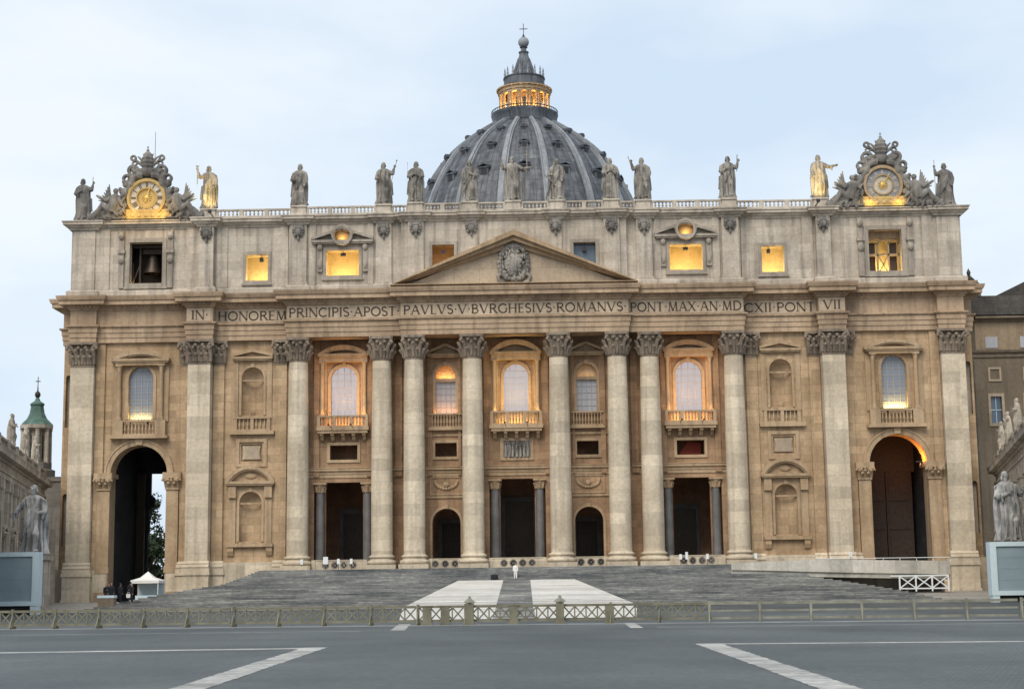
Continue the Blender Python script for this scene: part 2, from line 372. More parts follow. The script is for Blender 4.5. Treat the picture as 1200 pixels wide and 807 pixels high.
class MB:
    def __init__(s):
        s.v, s.f = [], []
    def add(s, vs, fs):
        o = len(s.v)
        s.v += [tuple(v) for v in vs]
        s.f += [tuple(i+o for i in f) for f in fs]
    def box(s, x0, x1, y0, y1, z0, z1):
        s.add([(x0,y0,z0),(x1,y0,z0),(x1,y1,z0),(x0,y1,z0),(x0,y0,z1),(x1,y0,z1),(x1,y1,z1),(x0,y1,z1)],
              [(0,3,2,1),(4,5,6,7),(0,1,5,4),(1,2,6,5),(2,3,7,6),(3,0,4,7)])
    def prism(s, poly, y0, y1):
        """(x,z) outline extruded from y0 (front) to y1"""
        n = len(poly)
        vs = [(x,y0,z) for x,z in poly]+[(x,y1,z) for x,z in poly]
        s.add(vs, [tuple(range(n)), tuple(range(2*n-1,n-1,-1))]+[(i,i+n,(i+1)%n+n,(i+1)%n) for i in range(n)])
    def prism_z(s, poly, z0, z1):
        n = len(poly)
        vs = [(x,y,z0) for x,y in poly]+[(x,y,z1) for x,y in poly]
        s.add(vs, [tuple(range(n-1,-1,-1)), tuple(range(n,2*n))]+[(i,(i+1)%n,(i+1)%n+n,i+n) for i in range(n)])
    def prism_x(s, poly, x0, x1):
        n = len(poly)
        vs = [(x0,y,z) for y,z in poly]+[(x1,y,z) for y,z in poly]
        s.add(vs, [tuple(range(n)), tuple(range(2*n-1,n-1,-1))]+[(i,i+n,(i+1)%n+n,(i+1)%n) for i in range(n)])
    def plate(s, outer, holes, y, depth=0.5, odepth=0.0):
        """wall face at y with holes; reveals go back by depth (a number, or one per hole)"""
        pl = [[Vector((x,z,0)) for x,z in p] for p in [outer]+list(holes)]
        flat = [p for q in pl for p in q]
        tris = tessellate_polygon(pl)
        fs = []
        for t in tris:
            a,b,c = (flat[i] for i in t)
            cr_ = (b.x-a.x)*(c.y-a.y)-(b.y-a.y)*(c.x-a.x)
            fs.append(tuple(t) if cr_ > 0 else (t[0],t[2],t[1]))
        s.add([(p.x,y,p.y) for p in flat], fs)
        for k,h in enumerate(holes):
            d = depth[k] if isinstance(depth,(list,tuple)) else depth
            if d <= 0: continue
            n = len(h)
            s.add([(x,y,z) for x,z in h]+[(x,y+d,z) for x,z in h], [(i,(i+1)%n,(i+1)%n+n,i+n) for i in range(n)])
        if odepth:
            n = len(outer)
            s.add([(x,y,z) for x,z in outer]+[(x,y+odepth,z) for x,z in outer], [(i,i+n,(i+1)%n+n,(i+1)%n) for i in range(n)])
    def room(s, x0, x1, y0, y1, z0, z1, front=False):
        vs = [(x0,y0,z0),(x1,y0,z0),(x1,y1,z0),(x0,y1,z0),(x0,y0,z1),(x1,y0,z1),(x1,y1,z1),(x0,y1,z1)]
        fs = [(0,1,2,3),(4,7,6,5),(1,5,6,2),(2,6,7,3),(3,7,4,0)]
        s.add(vs, fs)
    def lathe(s, cx, cy, prof, n=24, caps=True, a0=0.0, a1=2*PI):
        full = abs(a1-a0-2*PI) < 1e-6
        m = n if full else n+1
        o = []
        for r,z in prof:
            for i in range(m):
                a = a0+(a1-a0)*i/n
                o.append((cx+r*math.cos(a), cy+r*math.sin(a), z))
        fs = []
        for j in range(len(prof)-1):
            for i in range(n):
                k = (i+1) % m
                fs.append((j*m+i, j*m+k, (j+1)*m+k, (j+1)*m+i))
        if caps and full:
            fs.append(tuple(range(m-1,-1,-1)))
            fs.append(tuple((len(prof)-1)*m+i for i in range(m)))
        s.add(o, fs)
    def tube(s, pts, rad, n=8, flat=1.0):
        pts = [Vector(p) for p in pts]
        if not isinstance(rad,(list,tuple)): rad = [rad]*len(pts)
        o = []
        for i,p in enumerate(pts):
            d = (pts[min(i+1,len(pts)-1)]-pts[max(i-1,0)])
            d = d.normalized() if d.length > 1e-9 else Vector((0,0,1))
            ref = Vector((0,1,0)) if abs(d.y) < 0.9 else Vector((1,0,0))
            u = d.cross(ref).normalized(); v = d.cross(u).normalized()
            for k in range(n):
                a = 2*PI*k/n
                o.append(p+(u*math.cos(a)+v*math.sin(a)*flat)*rad[i])
        fs = [(i*n+k, i*n+(k+1)%n, (i+1)*n+(k+1)%n, (i+1)*n+k) for i in range(len(pts)-1) for k in range(n)]
        fs.append(tuple(range(n-1,-1,-1))); fs.append(tuple((len(pts)-1)*n+k for k in range(n)))
        s.add(o, fs)
    def ell(s, c, r, nu=12, nv=8, rot=None):
        c = Vector(c); o = []; fs = []
        E = Euler(rot).to_matrix() if rot else None
        for j in range(nv+1):
            t = PI*j/nv
            for i in range(nu):
                a = 2*PI*i/nu
                p = Vector((r[0]*math.sin(t)*math.cos(a), r[1]*math.sin(t)*math.sin(a), -r[2]*math.cos(t)))
                if E: p = E @ p
                o.append(c+p)
        for j in range(nv):
            for i in range(nu):
                fs.append((j*nu+i, j*nu+(i+1)%nu, (j+1)*nu+(i+1)%nu, (j+1)*nu+i))
        s.add(o, fs)
    def sweep(s, path, prof):
        """moulding: prof = [(out,z)...] carried along the plan path [(x,y)...], mitred; out is to the right of travel"""
        P = [Vector((x,y)) for x,y in path]
        n = len(P); m = len(prof); o = []
        for i in range(n):
            d0 = (P[i]-P[i-1]).normalized() if i > 0 else None
            d1 = (P[i+1]-P[i]).normalized() if i < n-1 else None
            if d0 is None: d0 = d1
            if d1 is None: d1 = d0
            n0 = Vector((d0.y,-d0.x)); n1 = Vector((d1.y,-d1.x))
            b = (n0+n1)
            b = b/ max(0.2, (1+n0.dot(n1)))
            for q,z in prof:
                p = P[i]+b*q
                o.append((p.x,p.y,z))
        fs = []
        for i in range(n-1):
            for j in range(m-1):
                fs.append((i*m+j, (i+1)*m+j, (i+1)*m+j+1, i*m+j+1))
        s.add(o, fs)
    def arc_band(s, cx, cz, r0, r1, y0, y1, a0=0.0, a1=PI, n=20):
        o = []; fs = []
        for i in range(n+1):
            a = a0+(a1-a0)*i/n
            c, q = math.cos(a), math.sin(a)
            o += [(cx+r0*c,y0,cz+r0*q),(cx+r1*c,y0,cz+r1*q),(cx+r1*c,y1,cz+r1*q),(cx+r0*c,y1,cz+r0*q)]
        for i in range(n):
            for k in range(4):
                fs.append((i*4+k, i*4+(k+1)%4, (i+1)*4+(k+1)%4, (i+1)*4+k))
        fs += [(3,2,1,0), tuple(n*4+k for k in range(4))]
        s.add(o, fs)
    def bar(s, p, q, wx, wy=None):
        """square bar from p to q"""
        p, q = Vector(p), Vector(q)
        wy = wy or wx
        d = (q-p).normalized()
        ref = Vector((0,1,0)) if abs(d.y) < 0.9 else Vector((1,0,0))
        u = d.cross(ref).normalized()*wx/2; v = d.cross(u).normalized()*wy/2
        o = [p-u-v,p+u-v,p+u+v,p-u+v,q-u-v,q+u-v,q+u+v,q-u+v]
        s.add(o, [(0,3,2,1),(4,5,6,7),(0,1,5,4),(1,2,6,5),(2,3,7,6),(3,0,4,7)])
    def niche(s, cx, z0, zs, r, y, n=12):
        """concave half-round niche with a half dome, open towards -y"""
        o = []; fs = []
        zz = [z0, zs]
        for z in zz:
            for i in range(n+1):
                a = PI*i/n
                o.append((cx-r*math.cos(a), y+r*0.8*math.sin(a), z))
        m = n+1
        rows = 2
        for k in range(1,7):
            t = PI/2*k/6
            for i in range(n+1):
                a = PI*i/n
                o.append((cx-r*math.cos(a)*math.cos(t), y+r*0.8*math.sin(a)*math.cos(t), zs+r*math.sin(t)))
            rows += 1
        for j in range(rows-1):
            for i in range(n):
                fs.append((j*m+i, j*m+i+1, (j+1)*m+i+1, (j+1)*m+i))
        fs.append(tuple(range(m)))
        s.add(o, fs)
    def build(s, name, mat, parent=None, smooth=None, loc=None):
        me = bpy.data.meshes.new(name)
        me.from_pydata(s.v, [], s.f)
        me.validate()
        me.materials.append(MT[mat] if isinstance(mat,str) else mat)
        if smooth:
            me.shade_smooth()
            me.set_sharp_from_angle(angle=R(smooth))
        ob = bpy.data.objects.new(name, me)
        col.objects.link(ob)
        if parent: ob.parent = parent
        if loc: ob.location = loc
        return ob

def fix_normals(ob):
    bm = bmesh.new(); bm.from_mesh(ob.data)
    bmesh.ops.recalc_face_normals(bm, faces=bm.faces[:])
    bm.to_mesh(ob.data); bm.free()

def tag(o, label=None, cat=None, group=None, kind=None):
    if label: o['label'] = label
    if cat: o['category'] = cat
    if group: o['group'] = group
    if kind: o['kind'] = kind
    return o
def thing(name, loc, label, cat, group=None, rz=0.0):
    o = bpy.data.objects.new(name, None)
    col.objects.link(o)
    o.location = loc; o.rotation_euler = (0,0,rz)
    o.empty_display_size = 0.3
    return tag(o, label, cat, group)
def pivot(name, parent, loc=(0,0,0), rz=0.0):
    o = bpy.data.objects.new(name, None)
    col.objects.link(o); o.parent = parent; o.location = loc; o.rotation_euler = (0,0,rz)
    o.empty_display_size = 0.3
    return o
def kids(o):
    return [c for c in o.children]
def dup(o, parent=None, loc=None, rz=None, label=None):
    c = o.copy(); col.objects.link(c)
    c.parent = parent if parent is not None else o.parent
    if loc is not None: c.location = loc
    if rz is not None: c.rotation_euler = (0,0,rz)
    if label: c['label'] = label
    for k in kids(o):
        d = k.copy(); col.objects.link(d); d.parent = c
        for g in kids(k):
            e = g.copy(); col.objects.link(e); e.parent = d
    return c
def remeshed(mb, name, mat, parent, voxel, loc=None, rz=None, smooth_it=1, thick=None):
    """one continuous skin over the shapes in mb"""
    ob = mb.build(name+'_tmp', mat)
    md = ob.modifiers.new('r', 'REMESH'); md.mode = 'VOXEL'; md.voxel_size = voxel
    if smooth_it:
        ms = ob.modifiers.new('s', 'SMOOTH'); ms.iterations = smooth_it; ms.factor = 0.4
    dg = bpy.context.evaluated_depsgraph_get()
    me = bpy.data.meshes.new_from_object(ob.evaluated_get(dg))
    old = ob.data
    bpy.data.objects.remove(ob); bpy.data.meshes.remove(old)
    me.name = name
    me.shade_smooth()
    o2 = bpy.data.objects.new(name, me); col.objects.link(o2)
    if not me.materials: me.materials.append(MT[mat])
    if parent: o2.parent = parent
    if loc: o2.location = loc
    if rz is not None: o2.rotation_euler = (0,0,rz)
    return o2
def lamp(name, loc, energy, color, size=0.25, kind='POINT', rot=None, spot=None, parent=None):
    l = bpy.data.lights.new(name, kind); l.energy = energy; l.color = color
    if kind == 'POINT': l.shadow_soft_size = size
    if kind == 'SPOT':
        l.shadow_soft_size = size; l.spot_size = R(spot); l.spot_blend = 0.6
    if kind == 'AREA':
        l.shape = 'RECTANGLE'; l.size, l.size_y = size
    o = bpy.data.objects.new(name, l); col.objects.link(o); o.location = loc
    if rot: o.rotation_euler = rot
    if parent: o.parent = parent
    return o
WARM = (1.0, 0.62, 0.20)
ORANGE = (1.0, 0.46, 0.14)
YELLOW = (1.0, 0.72, 0.24)

# ------------------------------------------------------------------ ground
def strip_sheet(name, rows, x0, x1, mat, nx=2):
    mb = MB()
    o = []; fs = []
    for y,z in rows:
        for i in range(nx+1):
            o.append((x0+(x1-x0)*i/nx, y, z))
    m = nx+1
    for j in range(len(rows)-1):
        for i in range(nx):
            fs.append((j*m+i, j*m+i+1, (j+1)*m+i+1, (j+1)*m+i))
    mb.add(o, fs)
    return tag(mb.build(name, mat), kind='structure')
def ground_z(y):
    pts = [(-400,0),(-95,0),(-45,0.45),(0,1.25),(20,1.25),(400,1.25)]
    for (a,za),(b,zb) in zip(pts, pts[1:]):
        if y <= b: return za+(zb-za)*(y-a)/(b-a) if y > a else za
    return 1.25
strip_sheet('ground', [(-3000,0),(-400,0),(-95,0),(-45,0.45),(0,1.25),(20,1.25),(400,1.25),(5000,1.25)], -3000, 3000, 'plaza', 8)

def flat_quad(name, pts, mat, z=0.004):
    """inlaid strip with worn, uneven long edges; pts go a-b across one end, c-d across the other"""
    mb = MB(); rn = random.Random(len(pts)*31+int(pts[0][0]*100))
    a, b, c, d = [Vector(p) for p in pts]
    n = max(2, int((d-a).length/0.35)); n = min(n, 160); o = []
    for i in range(n+1):
        t = i/n; p = a.lerp(d, t); q = b.lerp(c, t); u = (q-p).normalized()
        p = p+u*rn.uniform(-0.028, 0.028); q = q+u*rn.uniform(-0.028, 0.028)
        o += [(p.x, p.y, z), (q.x, q.y, z)]
    mb.add(o, [(2*i, 2*i+1, 2*i+3, 2*i+2) for i in range(n)])
    ob = mb.build(name, mat)
    fix_up = ob.data.polygons[0].normal.z < 0
    if fix_up: ob.data.flip_normals()
    return tag(ob, kind='structure')
MT['line'] = stone('travertine_line', (0.52, 0.51, 0.48), (0.33, 0.325, 0.31), None, stain=(0.15, 0.15, 0.15), stain_amt=0.6, scale=3.5, bump=0.1)
def slab_joints(m, length):
    t = m.node_tree; b = t.nodes['Principled BSDF']; N = t.nodes.new; K = t.links.new
    src = b.inputs['Base Color'].links[0].from_socket
    geo = N('ShaderNodeNewGeometry')
    br = N('ShaderNodeTexBrick'); br.inputs['Scale'].default_value = 1.0; br.inputs['Brick Width'].default_value = 40; br.inputs['Row Height'].default_value = length
    br.inputs['Mortar Size'].default_value = 0.03; br.inputs['Mortar'].default_value = (0.3,0.3,0.3,1); br.inputs['Color1'].default_value = (0.75,0.75,0.75,1); br.inputs['Color2'].default_value = (1.1,1.1,1.1,1)
    K(geo.outputs['Position'], br.inputs['Vector'])
    mm = N('ShaderNodeMixRGB'); mm.blend_type = 'MULTIPLY'; mm.inputs['Fac'].default_value = 0.8
    K(src, mm.inputs['Color1']); K(br.outputs['Color'], mm.inputs['Color2']); K(mm.outputs['Color'], b.inputs['Base Color'])
slab_joints(MT['line'], 1.3); slab_joints(MT['carpet'], 1.6)
MT['line2'] = stone('worn_travertine_line', (0.33, 0.33, 0.32), (0.21, 0.215, 0.22), None, stain=(0.14, 0.145, 0.15), stain_amt=0.5, scale=2.0, bump=0.1)
flat_quad('road_marking', [(-3.91,-137.0),(-4.68,-137.2),(-3.3,-170),(-2.65,-170)], 'line', 0.008)
flat_quad('road_marking', [(7.9,-138.2),(8.7,-138.3),(8.36,-172),(7.7,-172)], 'line', 0.008)
flat_quad('road_marking', [(-4.6,-137.3),(-4.6,-138.4),(-60,-142.5),(-60,-141.6)], 'line', 0.004)
flat_quad('road_marking', [(8.7,-138.3),(8.7,-139.1),(60,-145.6),(60,-145.0)], 'line', 0.004)
flat_quad('road_marking', [(-4.2,-112.9),(-3.5,-113.2),(-4.5,-97.6),(-5.2,-97.4)], 'line', 0.004)
flat_quad('road_marking', [(7.4,-101.8),(7.95,-101.8),(7.7,-114.3),(7.1,-114.3)], 'line', 0.004)
flat_quad('road_marking', [(8.4,-113.0),(8.4,-113.9),(70,-119.5),(70,-118.8)], 'line2', 0.004)
flat_quad('road_marking', [(-5.5,-113.5),(-5.5,-114.2),(-70,-111.0),(-70,-110.2)], 'line2', 0.004)
flat_quad('road_marking', [(-70,-92.6),(70,-114.8),(70,-111.6),(-70,-89.4)], 'line2', 0.002)
# ------------------------------------------------------------------ the basilica
B = thing('basilica', (0,0,0), 'wide travertine basilica with giant columns, pediment and ribbed grey dome', 'church')
def mirror_path(right):
    return [(-x,y) for x,y in reversed(right)]+list(right)
SGN = (-1, 1)

# walls, bay by bay
ARCH_C, ARCH_HW = 45.25, 3.4
wm = MB()
c_holes = [rect_poly(-3.35,3.35,4.95,15.2), arch_poly(0,23.3,29.05,1.45)]
c_dep = [1.2, 0.9]
for s in SGN:
    c_holes += [arch_poly(s*8.5,23.1,28.9,1.2), rect_poly(s*8.5-1.3,s*8.5+1.3,17.95,19.6), arch_poly(s*8.5,4.95,11.75,1.68)]
    c_dep += [0.9, 1.0, 1.2]
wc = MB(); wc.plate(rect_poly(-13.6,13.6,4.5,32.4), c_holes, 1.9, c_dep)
wall0 = wm
for s in SGN:
    wm = MB()
    x0, x1 = sorted((s*13.6, s*27.3))
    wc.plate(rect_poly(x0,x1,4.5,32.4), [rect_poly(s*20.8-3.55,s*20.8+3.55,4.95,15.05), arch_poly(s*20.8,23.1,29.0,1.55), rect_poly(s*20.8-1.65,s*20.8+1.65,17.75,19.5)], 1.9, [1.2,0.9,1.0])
    x0, x1 = sorted((s*27.3, s*39.3))
    wm.plate(rect_poly(x0,x1,2.5,32.4), [arch_poly(s*31.7,23.2,29.0,1.33), arch_poly(s*31.8,8.1,14.05,1.33), rect_poly(s*31.75-1.25,s*31.75+1.25,17.65,19.7)], 1.0, [0.0,0.0,0.25], 1.0)
    x0, x1 = sorted((s*39.3, s*53.7))
    wm.plate(rect_poly(x0,x1,0.9,32.4), [arch_poly(s*45.25,22.9,29.3,1.5), arch_poly(s*ARCH_C,1.0,19.75,ARCH_HW,20)], 1.1, [0.8,2.2], 0.5)
    x0, x1 = sorted((s*53.7, s*55.1))
    wm.plate(rect_poly(x0,x1,0.9,32.4), [arch_poly(s*54.5,22.2,28.6,0.34,6), arch_poly(s*54.5,8.0,14.2,0.34,6)], 2.6, [0.5,0.5])
    xs = s*55.1
    wm.add([(xs,2.6,0.9),(xs,16,0.9),(xs,16,32.4),(xs,2.6,32.4)], [(0,1,2,3)])
    xs = s*53.7
    wm.add([(xs,1.1,0.9),(xs,2.6,0.9),(xs,2.6,32.4),(xs,1.1,32.4)], [(0,1,2,3)])
    wm.build('facade_wall', 'ochre', B)
wc.build('portico_wall', 'ochre_shaded', B)
mb = MB(); mb.box(-27.2,27.2,-0.6,3.1,32.26,32.55); mb.build('soffit','entab',B)

# rear of the facade block and the roof behind the balustrade
mb = MB()
mb.box(-54.9,54.9,3.2,16,32.5,37.6)
for s in SGN:
    x0,x1 = sorted((s*55.0,s*49.4)); mb.box(x0,x1,3.3,15.9,1.0,32.4)
    x0,x1 = sorted((s*41.4,s*37.8)); mb.box(x0,x1,3.3,15.9,1.0,32.4)
mb.box(-37.7,37.7,15.3,16,1.0,32.4)
mb.box(-49.5,-41.3,3.3,15.9,20.5,32.4); mb.box(41.3,49.5,3.3,15.9,20.5,32.4)
mb.box(-53.9,53.9,5.3,15.8,37.7,47.0)
mb.build('facade_block', 'attic', B)
# portico behind the doors
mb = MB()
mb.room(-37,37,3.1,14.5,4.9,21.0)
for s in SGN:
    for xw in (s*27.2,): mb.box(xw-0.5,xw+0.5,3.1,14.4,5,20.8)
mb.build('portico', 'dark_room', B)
for x,wd,h in ((0,3.6,8.2),(-8.5,2.6,5.6),(8.5,2.6,5.6),(-20.8,3.0,7.0),(20.8,3.0,7.0)):
    d = MB()
    d.box(x-wd/2,x+wd/2,14.2,14.45,4.95,4.95+h)
    for k in range(2):
        for j in range(3):
            xx = x-wd/2+0.2+k*wd/2
            d.box(xx,xx+wd/2-0.4,14.12,14.2,5.2+j*h/3.1,5.2+(j+0.8)*h/3.1)
    do = d.build('inner_door', 'bronze', B)
    d = MB()
    d.box(x-wd/2-0.5,x-wd/2,14.0,14.45,4.95,5.5+h); d.box(x+wd/2,x+wd/2+0.5,14.0,14.45,4.95,5.5+h); d.box(x-wd/2,x+wd/2,14.0,14.45,4.95+h,5.5+h)
    d.build('door_frame', 'granite', do)

# steps-level plinth courses under the order
mb = MB()
for s in SGN:
    for xa,xb,ya,yb_,za,zb_ in ((27.4,36.3,0.55,1.0,2.6,5.7),(39.2,41.7,0.6,1.1,1.0,5.0),(48.8,50.5,0.6,1.1,1.0,5.0),(53.75,55.3,2.0,2.6,1.0,5.2)):
        x0,x1 = sorted((s*xa,s*xb)); mb = MB(); mb.box(x0,x1,ya,yb_,za,zb_); mb.build('plinth_course','column',B)
pass

# giant order: one column, copied
def capital_round(r, h):
    m = MB()
    m.lathe(0,0,[(r*1.0,0),(r*1.06,0.04*h),(r*1.06,0.08*h),(r*0.96,0.1*h),(r*0.98,0.5*h),(r*1.12,0.8*h),(r*1.28,0.88*h)], 24)
    for row,(z0,z1,ro,no,off) in enumerate(((0.08,0.42,1.0,10,0),(0.1,0.68,1.05,10,0.5))):
        for k in range(no):
            a = 2*PI*(k+off)/no
            c,q = math.cos(a),math.sin(a)
            pts = []
            for t,dr in ((0,0.02),(0.4,0.08),(0.75,0.22),(0.95,0.42),(1.0,0.5),(0.88,0.55)):
                rr = r*(ro+dr)
                pts.append((rr*c,rr*q,h*(z0+(z1-z0)*t)))
            m.tube(pts,[r*0.15,r*0.2,r*0.2,r*0.19,r*0.16,r*0.07],6,0.7)
    for k in range(4):
        a = PI/4+PI/2*k
        c,q = math.cos(a),math.sin(a)
        m.tube([(r*1.0*c,r*1.0*q,0.52*h),(r*1.25*c,r*1.25*q,0.78*h),(r*1.5*c,r*1.5*q,0.86*h),(r*1.62*c,r*1.62*q,0.72*h),(r*1.45*c,r*1.45*q,0.66*h)],[r*0.13,r*0.18,r*0.21,r*0.19,r*0.13],8)
        a2 = PI/2*k
        m.ell((r*1.24*math.cos(a2),r*1.24*math.sin(a2),0.9*h),(r*0.16,r*0.16,r*0.14),8,6)
        a3 = a2+0.32; a4 = a2-0.32
        for a5 in (a3,a4):
            m.ell((r*1.24*math.cos(a5),r*1.24*math.sin(a5),0.76*h),(r*0.19,r*0.19,r*0.19),8,6)
    e = r*1.42
    pol = []
    for k in range(4):
        a = PI/4+PI/2*k
        a0 = a-0.09; a1 = a+0.09
        for aa,rr in ((a0,e*1.17),(a1,e*1.17),(a+PI/4,e*0.86)):
            pol.append((rr*math.cos(aa),rr*math.sin(aa)))
    m.prism_z(pol,0.89*h,1.0*h)
    return m
def attic_base(m, r, z0, hw):
    """square plinth and round mouldings"""
    m.box(-hw,hw,-hw,hw,z0,z0+0.62)
    pr = []
    def torus(zc,h,ro):
        for k in range(7):
            a = -PI/2+PI*k/6
            pr.append((ro+h/2*math.cos(a),zc+h/2*math.sin(a)))
    torus(z0+0.62+0.26,0.52,r*1.18)
    pr.append((r*1.12,z0+1.2)); pr.append((r*1.08,z0+1.35))
    torus(z0+1.52,0.3,r*1.1)
    pr.append((r*1.02,z0+1.75)); pr.append((r*1.0,z0+1.9))
    m.lathe(0,0,pr,28)
ZB, ZS, ZC, ZT = 4.55, 6.4, 29.25, 32.2
RB, RT = 1.28, 1.12
bm_ = MB(); attic_base(bm_,RB,ZB,1.75)
sh = MB()
prof = []
for i in range(13):
    t = i/12
    prof.append((RB-(RB-RT)*max(0,(t-0.3)/0.7)**1.4, ZS-0.05+(ZC+0.05-ZS)*t))
sh.lathe(0,0,prof,32,False)
cp = capital_round(RT,ZT-ZC-0.02)
def make_column(x,y):
    c = pivot('column',B,(x,y,0))
    bm_.build('base','column',c,40); sh.build('shaft','column',c,40)
    cp.build('capital','capital',c,35,loc=(0,0,ZC))
    return c
col0 = make_column(5.15,-0.88)
for x,y in ((12.1,-0.88),(16.0,-0.18),(26.0,-0.18)):
    dup(col0,B,(x,y,0))
for x,y in ((-5.15,-0.88),(-12.1,-0.88),(-16.0,-0.18),(-26.0,-0.18)):
    dup(col0,B,(x,y,0))

def capital_flat(m, x0, x1, yf, z0, z1, yb):
    h = z1-z0; wdt = x1-x0
    m.box(x0+0.05,x1-0.05,yf,yb,z0,z1-0.1*h)
    m.box(x0-0.05,x1+0.05,yf-0.08,yb,z0,z0+0.06*h)
    n = max(2,int(round(wdt/0.68)))
    for row,(a,b_,off) in enumerate(((0.08,0.42,0.5),(0.1,0.68,0.0))):
        cnt = n if row == 0 else n+1
        for k in range(cnt):
            x = x0+wdt*(k+off)/n
            m.tube([(x,yf-0.02,z0+h*a),(x,yf-0.16,z0+h*(a+(b_-a)*0.6)),(x,yf-0.44,z0+h*(a+(b_-a)*0.95)),(x,yf-0.58,z0+h*b_),(x,yf-0.62,z0+h*(b_-0.07))],[0.22,0.26,0.24,0.22,0.1],6,0.8)
    for x,d in ((x0,-1),(x1,1)):
        m.tube([(x-d*0.5,yf-0.05,z0+0.55*h),(x-d*0.05,yf-0.3,z0+0.8*h),(x+d*0.3,yf-0.5,z0+0.86*h),(x+d*0.36,yf-0.52,z0+0.74*h),(x+d*0.12,yf-0.42,z0+0.68*h)],[0.18,0.23,0.25,0.22,0.15],8)
    xm = (x0+x1)/2
    m.ell((xm,yf-0.35,z0+0.91*h),(0.22,0.2,0.18),8,6)
    for d in (-0.45,0.45): m.ell((xm+d,yf-0.3,z0+0.76*h),(0.26,0.26,0.26),8,6)
    m.box(x0-0.42,x1+0.42,yf-0.5,yb,z1-0.1*h,z1)
def base_flat(m, x0, x1, yf, yb, z0, zp, side=0.22):
    """pedestal from z0 to zp, then plinth and mouldings up to zp+1.4"""
    m.box(x0-0.35,x1+0.35,yf-0.42,yb,z0,z0+0.55)
    m.box(x0-0.22,x1+0.22,yf-0.3,yb,z0+0.55,zp-0.35)
    m.box(x0-0.36,x1+0.36,yf-0.44,yb,zp-0.35,zp)
    m.box(x0-0.28,x1+0.28,yf-0.32,yb,zp,zp+0.45)
    m.prism_x([(yb,zp+0.45),(yf-0.3,zp+0.45),(yf-0.38,zp+0.6),(yf-0.3,zp+0.78),(yf-0.14,zp+0.9),(yf-0.2,zp+1.02),(yf-0.12,zp+1.15),(yf,zp+1.3),(yb,zp+1.3)][::-1],x0-0.2,x1+0.2)
def pilaster(x0,x1,yf,yb,zped,z0,name='pilaster',mat='column'):
    p = pivot(name,B,(0,0,0))
    m = MB(); base_flat(m,x0,x1,yf,yb,z0,zped); m.build('base','column',p)
    m = MB(); m.box(x0,x1,yf,yb,zped+1.3,ZC)
    m.build('shaft',mat,p)
    m = MB(); capital_flat(m,x0,x1,yf,ZC,ZT,yb); m.build('capital','capital',p,35)
    return p
for s in SGN:
    a,b_ = sorted((s*50.76,s*53.6)); pilaster(a,b_,0.12,1.1,4.6,1.0)
    a,b_ = sorted((s*36.5,s*39.2)); pilaster(a,b_,-0.8,1.0,4.6,2.2)
    # narrow return strips beside the big pilasters and columns
    a,b_ = sorted((s*35.1,s*36.4)); pilaster(a,b_,0.72,1.0,4.6,2.6,'half_pilaster','ochre')
    a,b_ = sorted((s*27.55,s*28.9)); pilaster(a,b_,0.72,1.0,4.6,2.6,'half_pilaster','ochre')
    a,b_ = sorted((s*39.35,s*40.3)); pilaster(a,b_,0.8,1.1,4.6,1.0,'half_pilaster','ochre')
    a,b_ = sorted((s*49.6,s*50.7)); m = MB(); m.box(a,b_,0.85,1.1,1.5,32.2); m.build('wall_strip','ochre',B)
    for xa,xb in ((13.75,14.6),(17.35,18.0),(23.7,24.4),(10.1,10.7),(13.0,13.55),(6.7,7.0),(3.4,3.9)):
        a,b_ = sorted((s*xa,s*xb)); m = MB(); m.box(a,b_,1.6,1.9,15.7,32.22); m.build('wall_strip','ochre_shaded',B)

# string course over the doors
m = MB()
sc_prof = [(0,15.55),(0.1,15.6),(0.1,15.95),(0.18,16.0),(0.18,16.3),(0.42,16.4),(0.42,16.6),(0.5,16.72),(0,16.85)]
for a,b_ in ((-11,-6.3),(-4,4),(6.3,11),(13.7,14.9),(-14.9,-13.7),(17,25),(-25,-17)):
    m = MB(); m.sweep([(a,1.88),(b_,1.88)],sc_prof); m.build('string_course','trim',B)
for s in SGN:
    for a,b_ in ((6.4,10.9),):
        a,b_ = sorted((s*a,s*b_)); m = MB(); m.sweep([(a,1.89),(b_,1.89)],[(0,20.35),(0.15,20.4),(0.2,20.65),(0,20.7)]); m.build('string_course','trim',B)
        m = MB(); m.sweep([(a,1.89),(b_,1.89)],[(0,12.95),(0.15,13.0),(0.15,13.2),(0,13.25)]); m.build('string_course','trim',B)

# entablature
EPR = [(13.6,-2.0),(13.6,-1.3),(27.3,-1.3),(27.3,0.35),(36.25,0.35),(36.25,-0.95),(39.45,-0.95),(39.45,0.6),(50.6,0.6),(50.6,0.0),(53.75,0.0),(53.75,2.2),(55.2,2.2),(55.2,16)]
EP = mirror_path(EPR)
m = MB()
m.sweep(EP,[(-2.3,32.2),(0,32.2),(0,32.8),(.09,32.8),(.09,33.4),(.18,33.4),(.18,33.95),(.3,34.0),(.42,34.12),(.42,34.28),(0,34.36),(0,36.1),(.16,36.14),(.22,36.34),(.4,36.36),(.4,36.66),(1.15,36.7),(1.15,37.12),(1.3,37.22),(1.42,37.55),(1.46,37.75),(0.2,37.9),(-2.4,37.95)])
def face_y(x):
    x = abs(x)
    for k in range(len(EPR)-1):
        if x <= EPR[k][0]: return EPR[k][1] if k == 0 or EPR[k][0] != EPR[k-1][0] else EPR[k][1]
    return 2.2
x = -53.2
while x < 53.3:
    y = None
    ax = abs(x)
    y = -2.0 if ax < 13.6 else -1.3 if ax < 27.3 else 0.35 if ax < 36.25 else -0.95 if ax < 39.45 else 0.6 if ax < 50.6 else 0.0
    m.box(x-0.13,x+0.13,y-0.56,y-0.38,36.4,36.64)
    x += 0.5
m.build('entablature','entab',B)
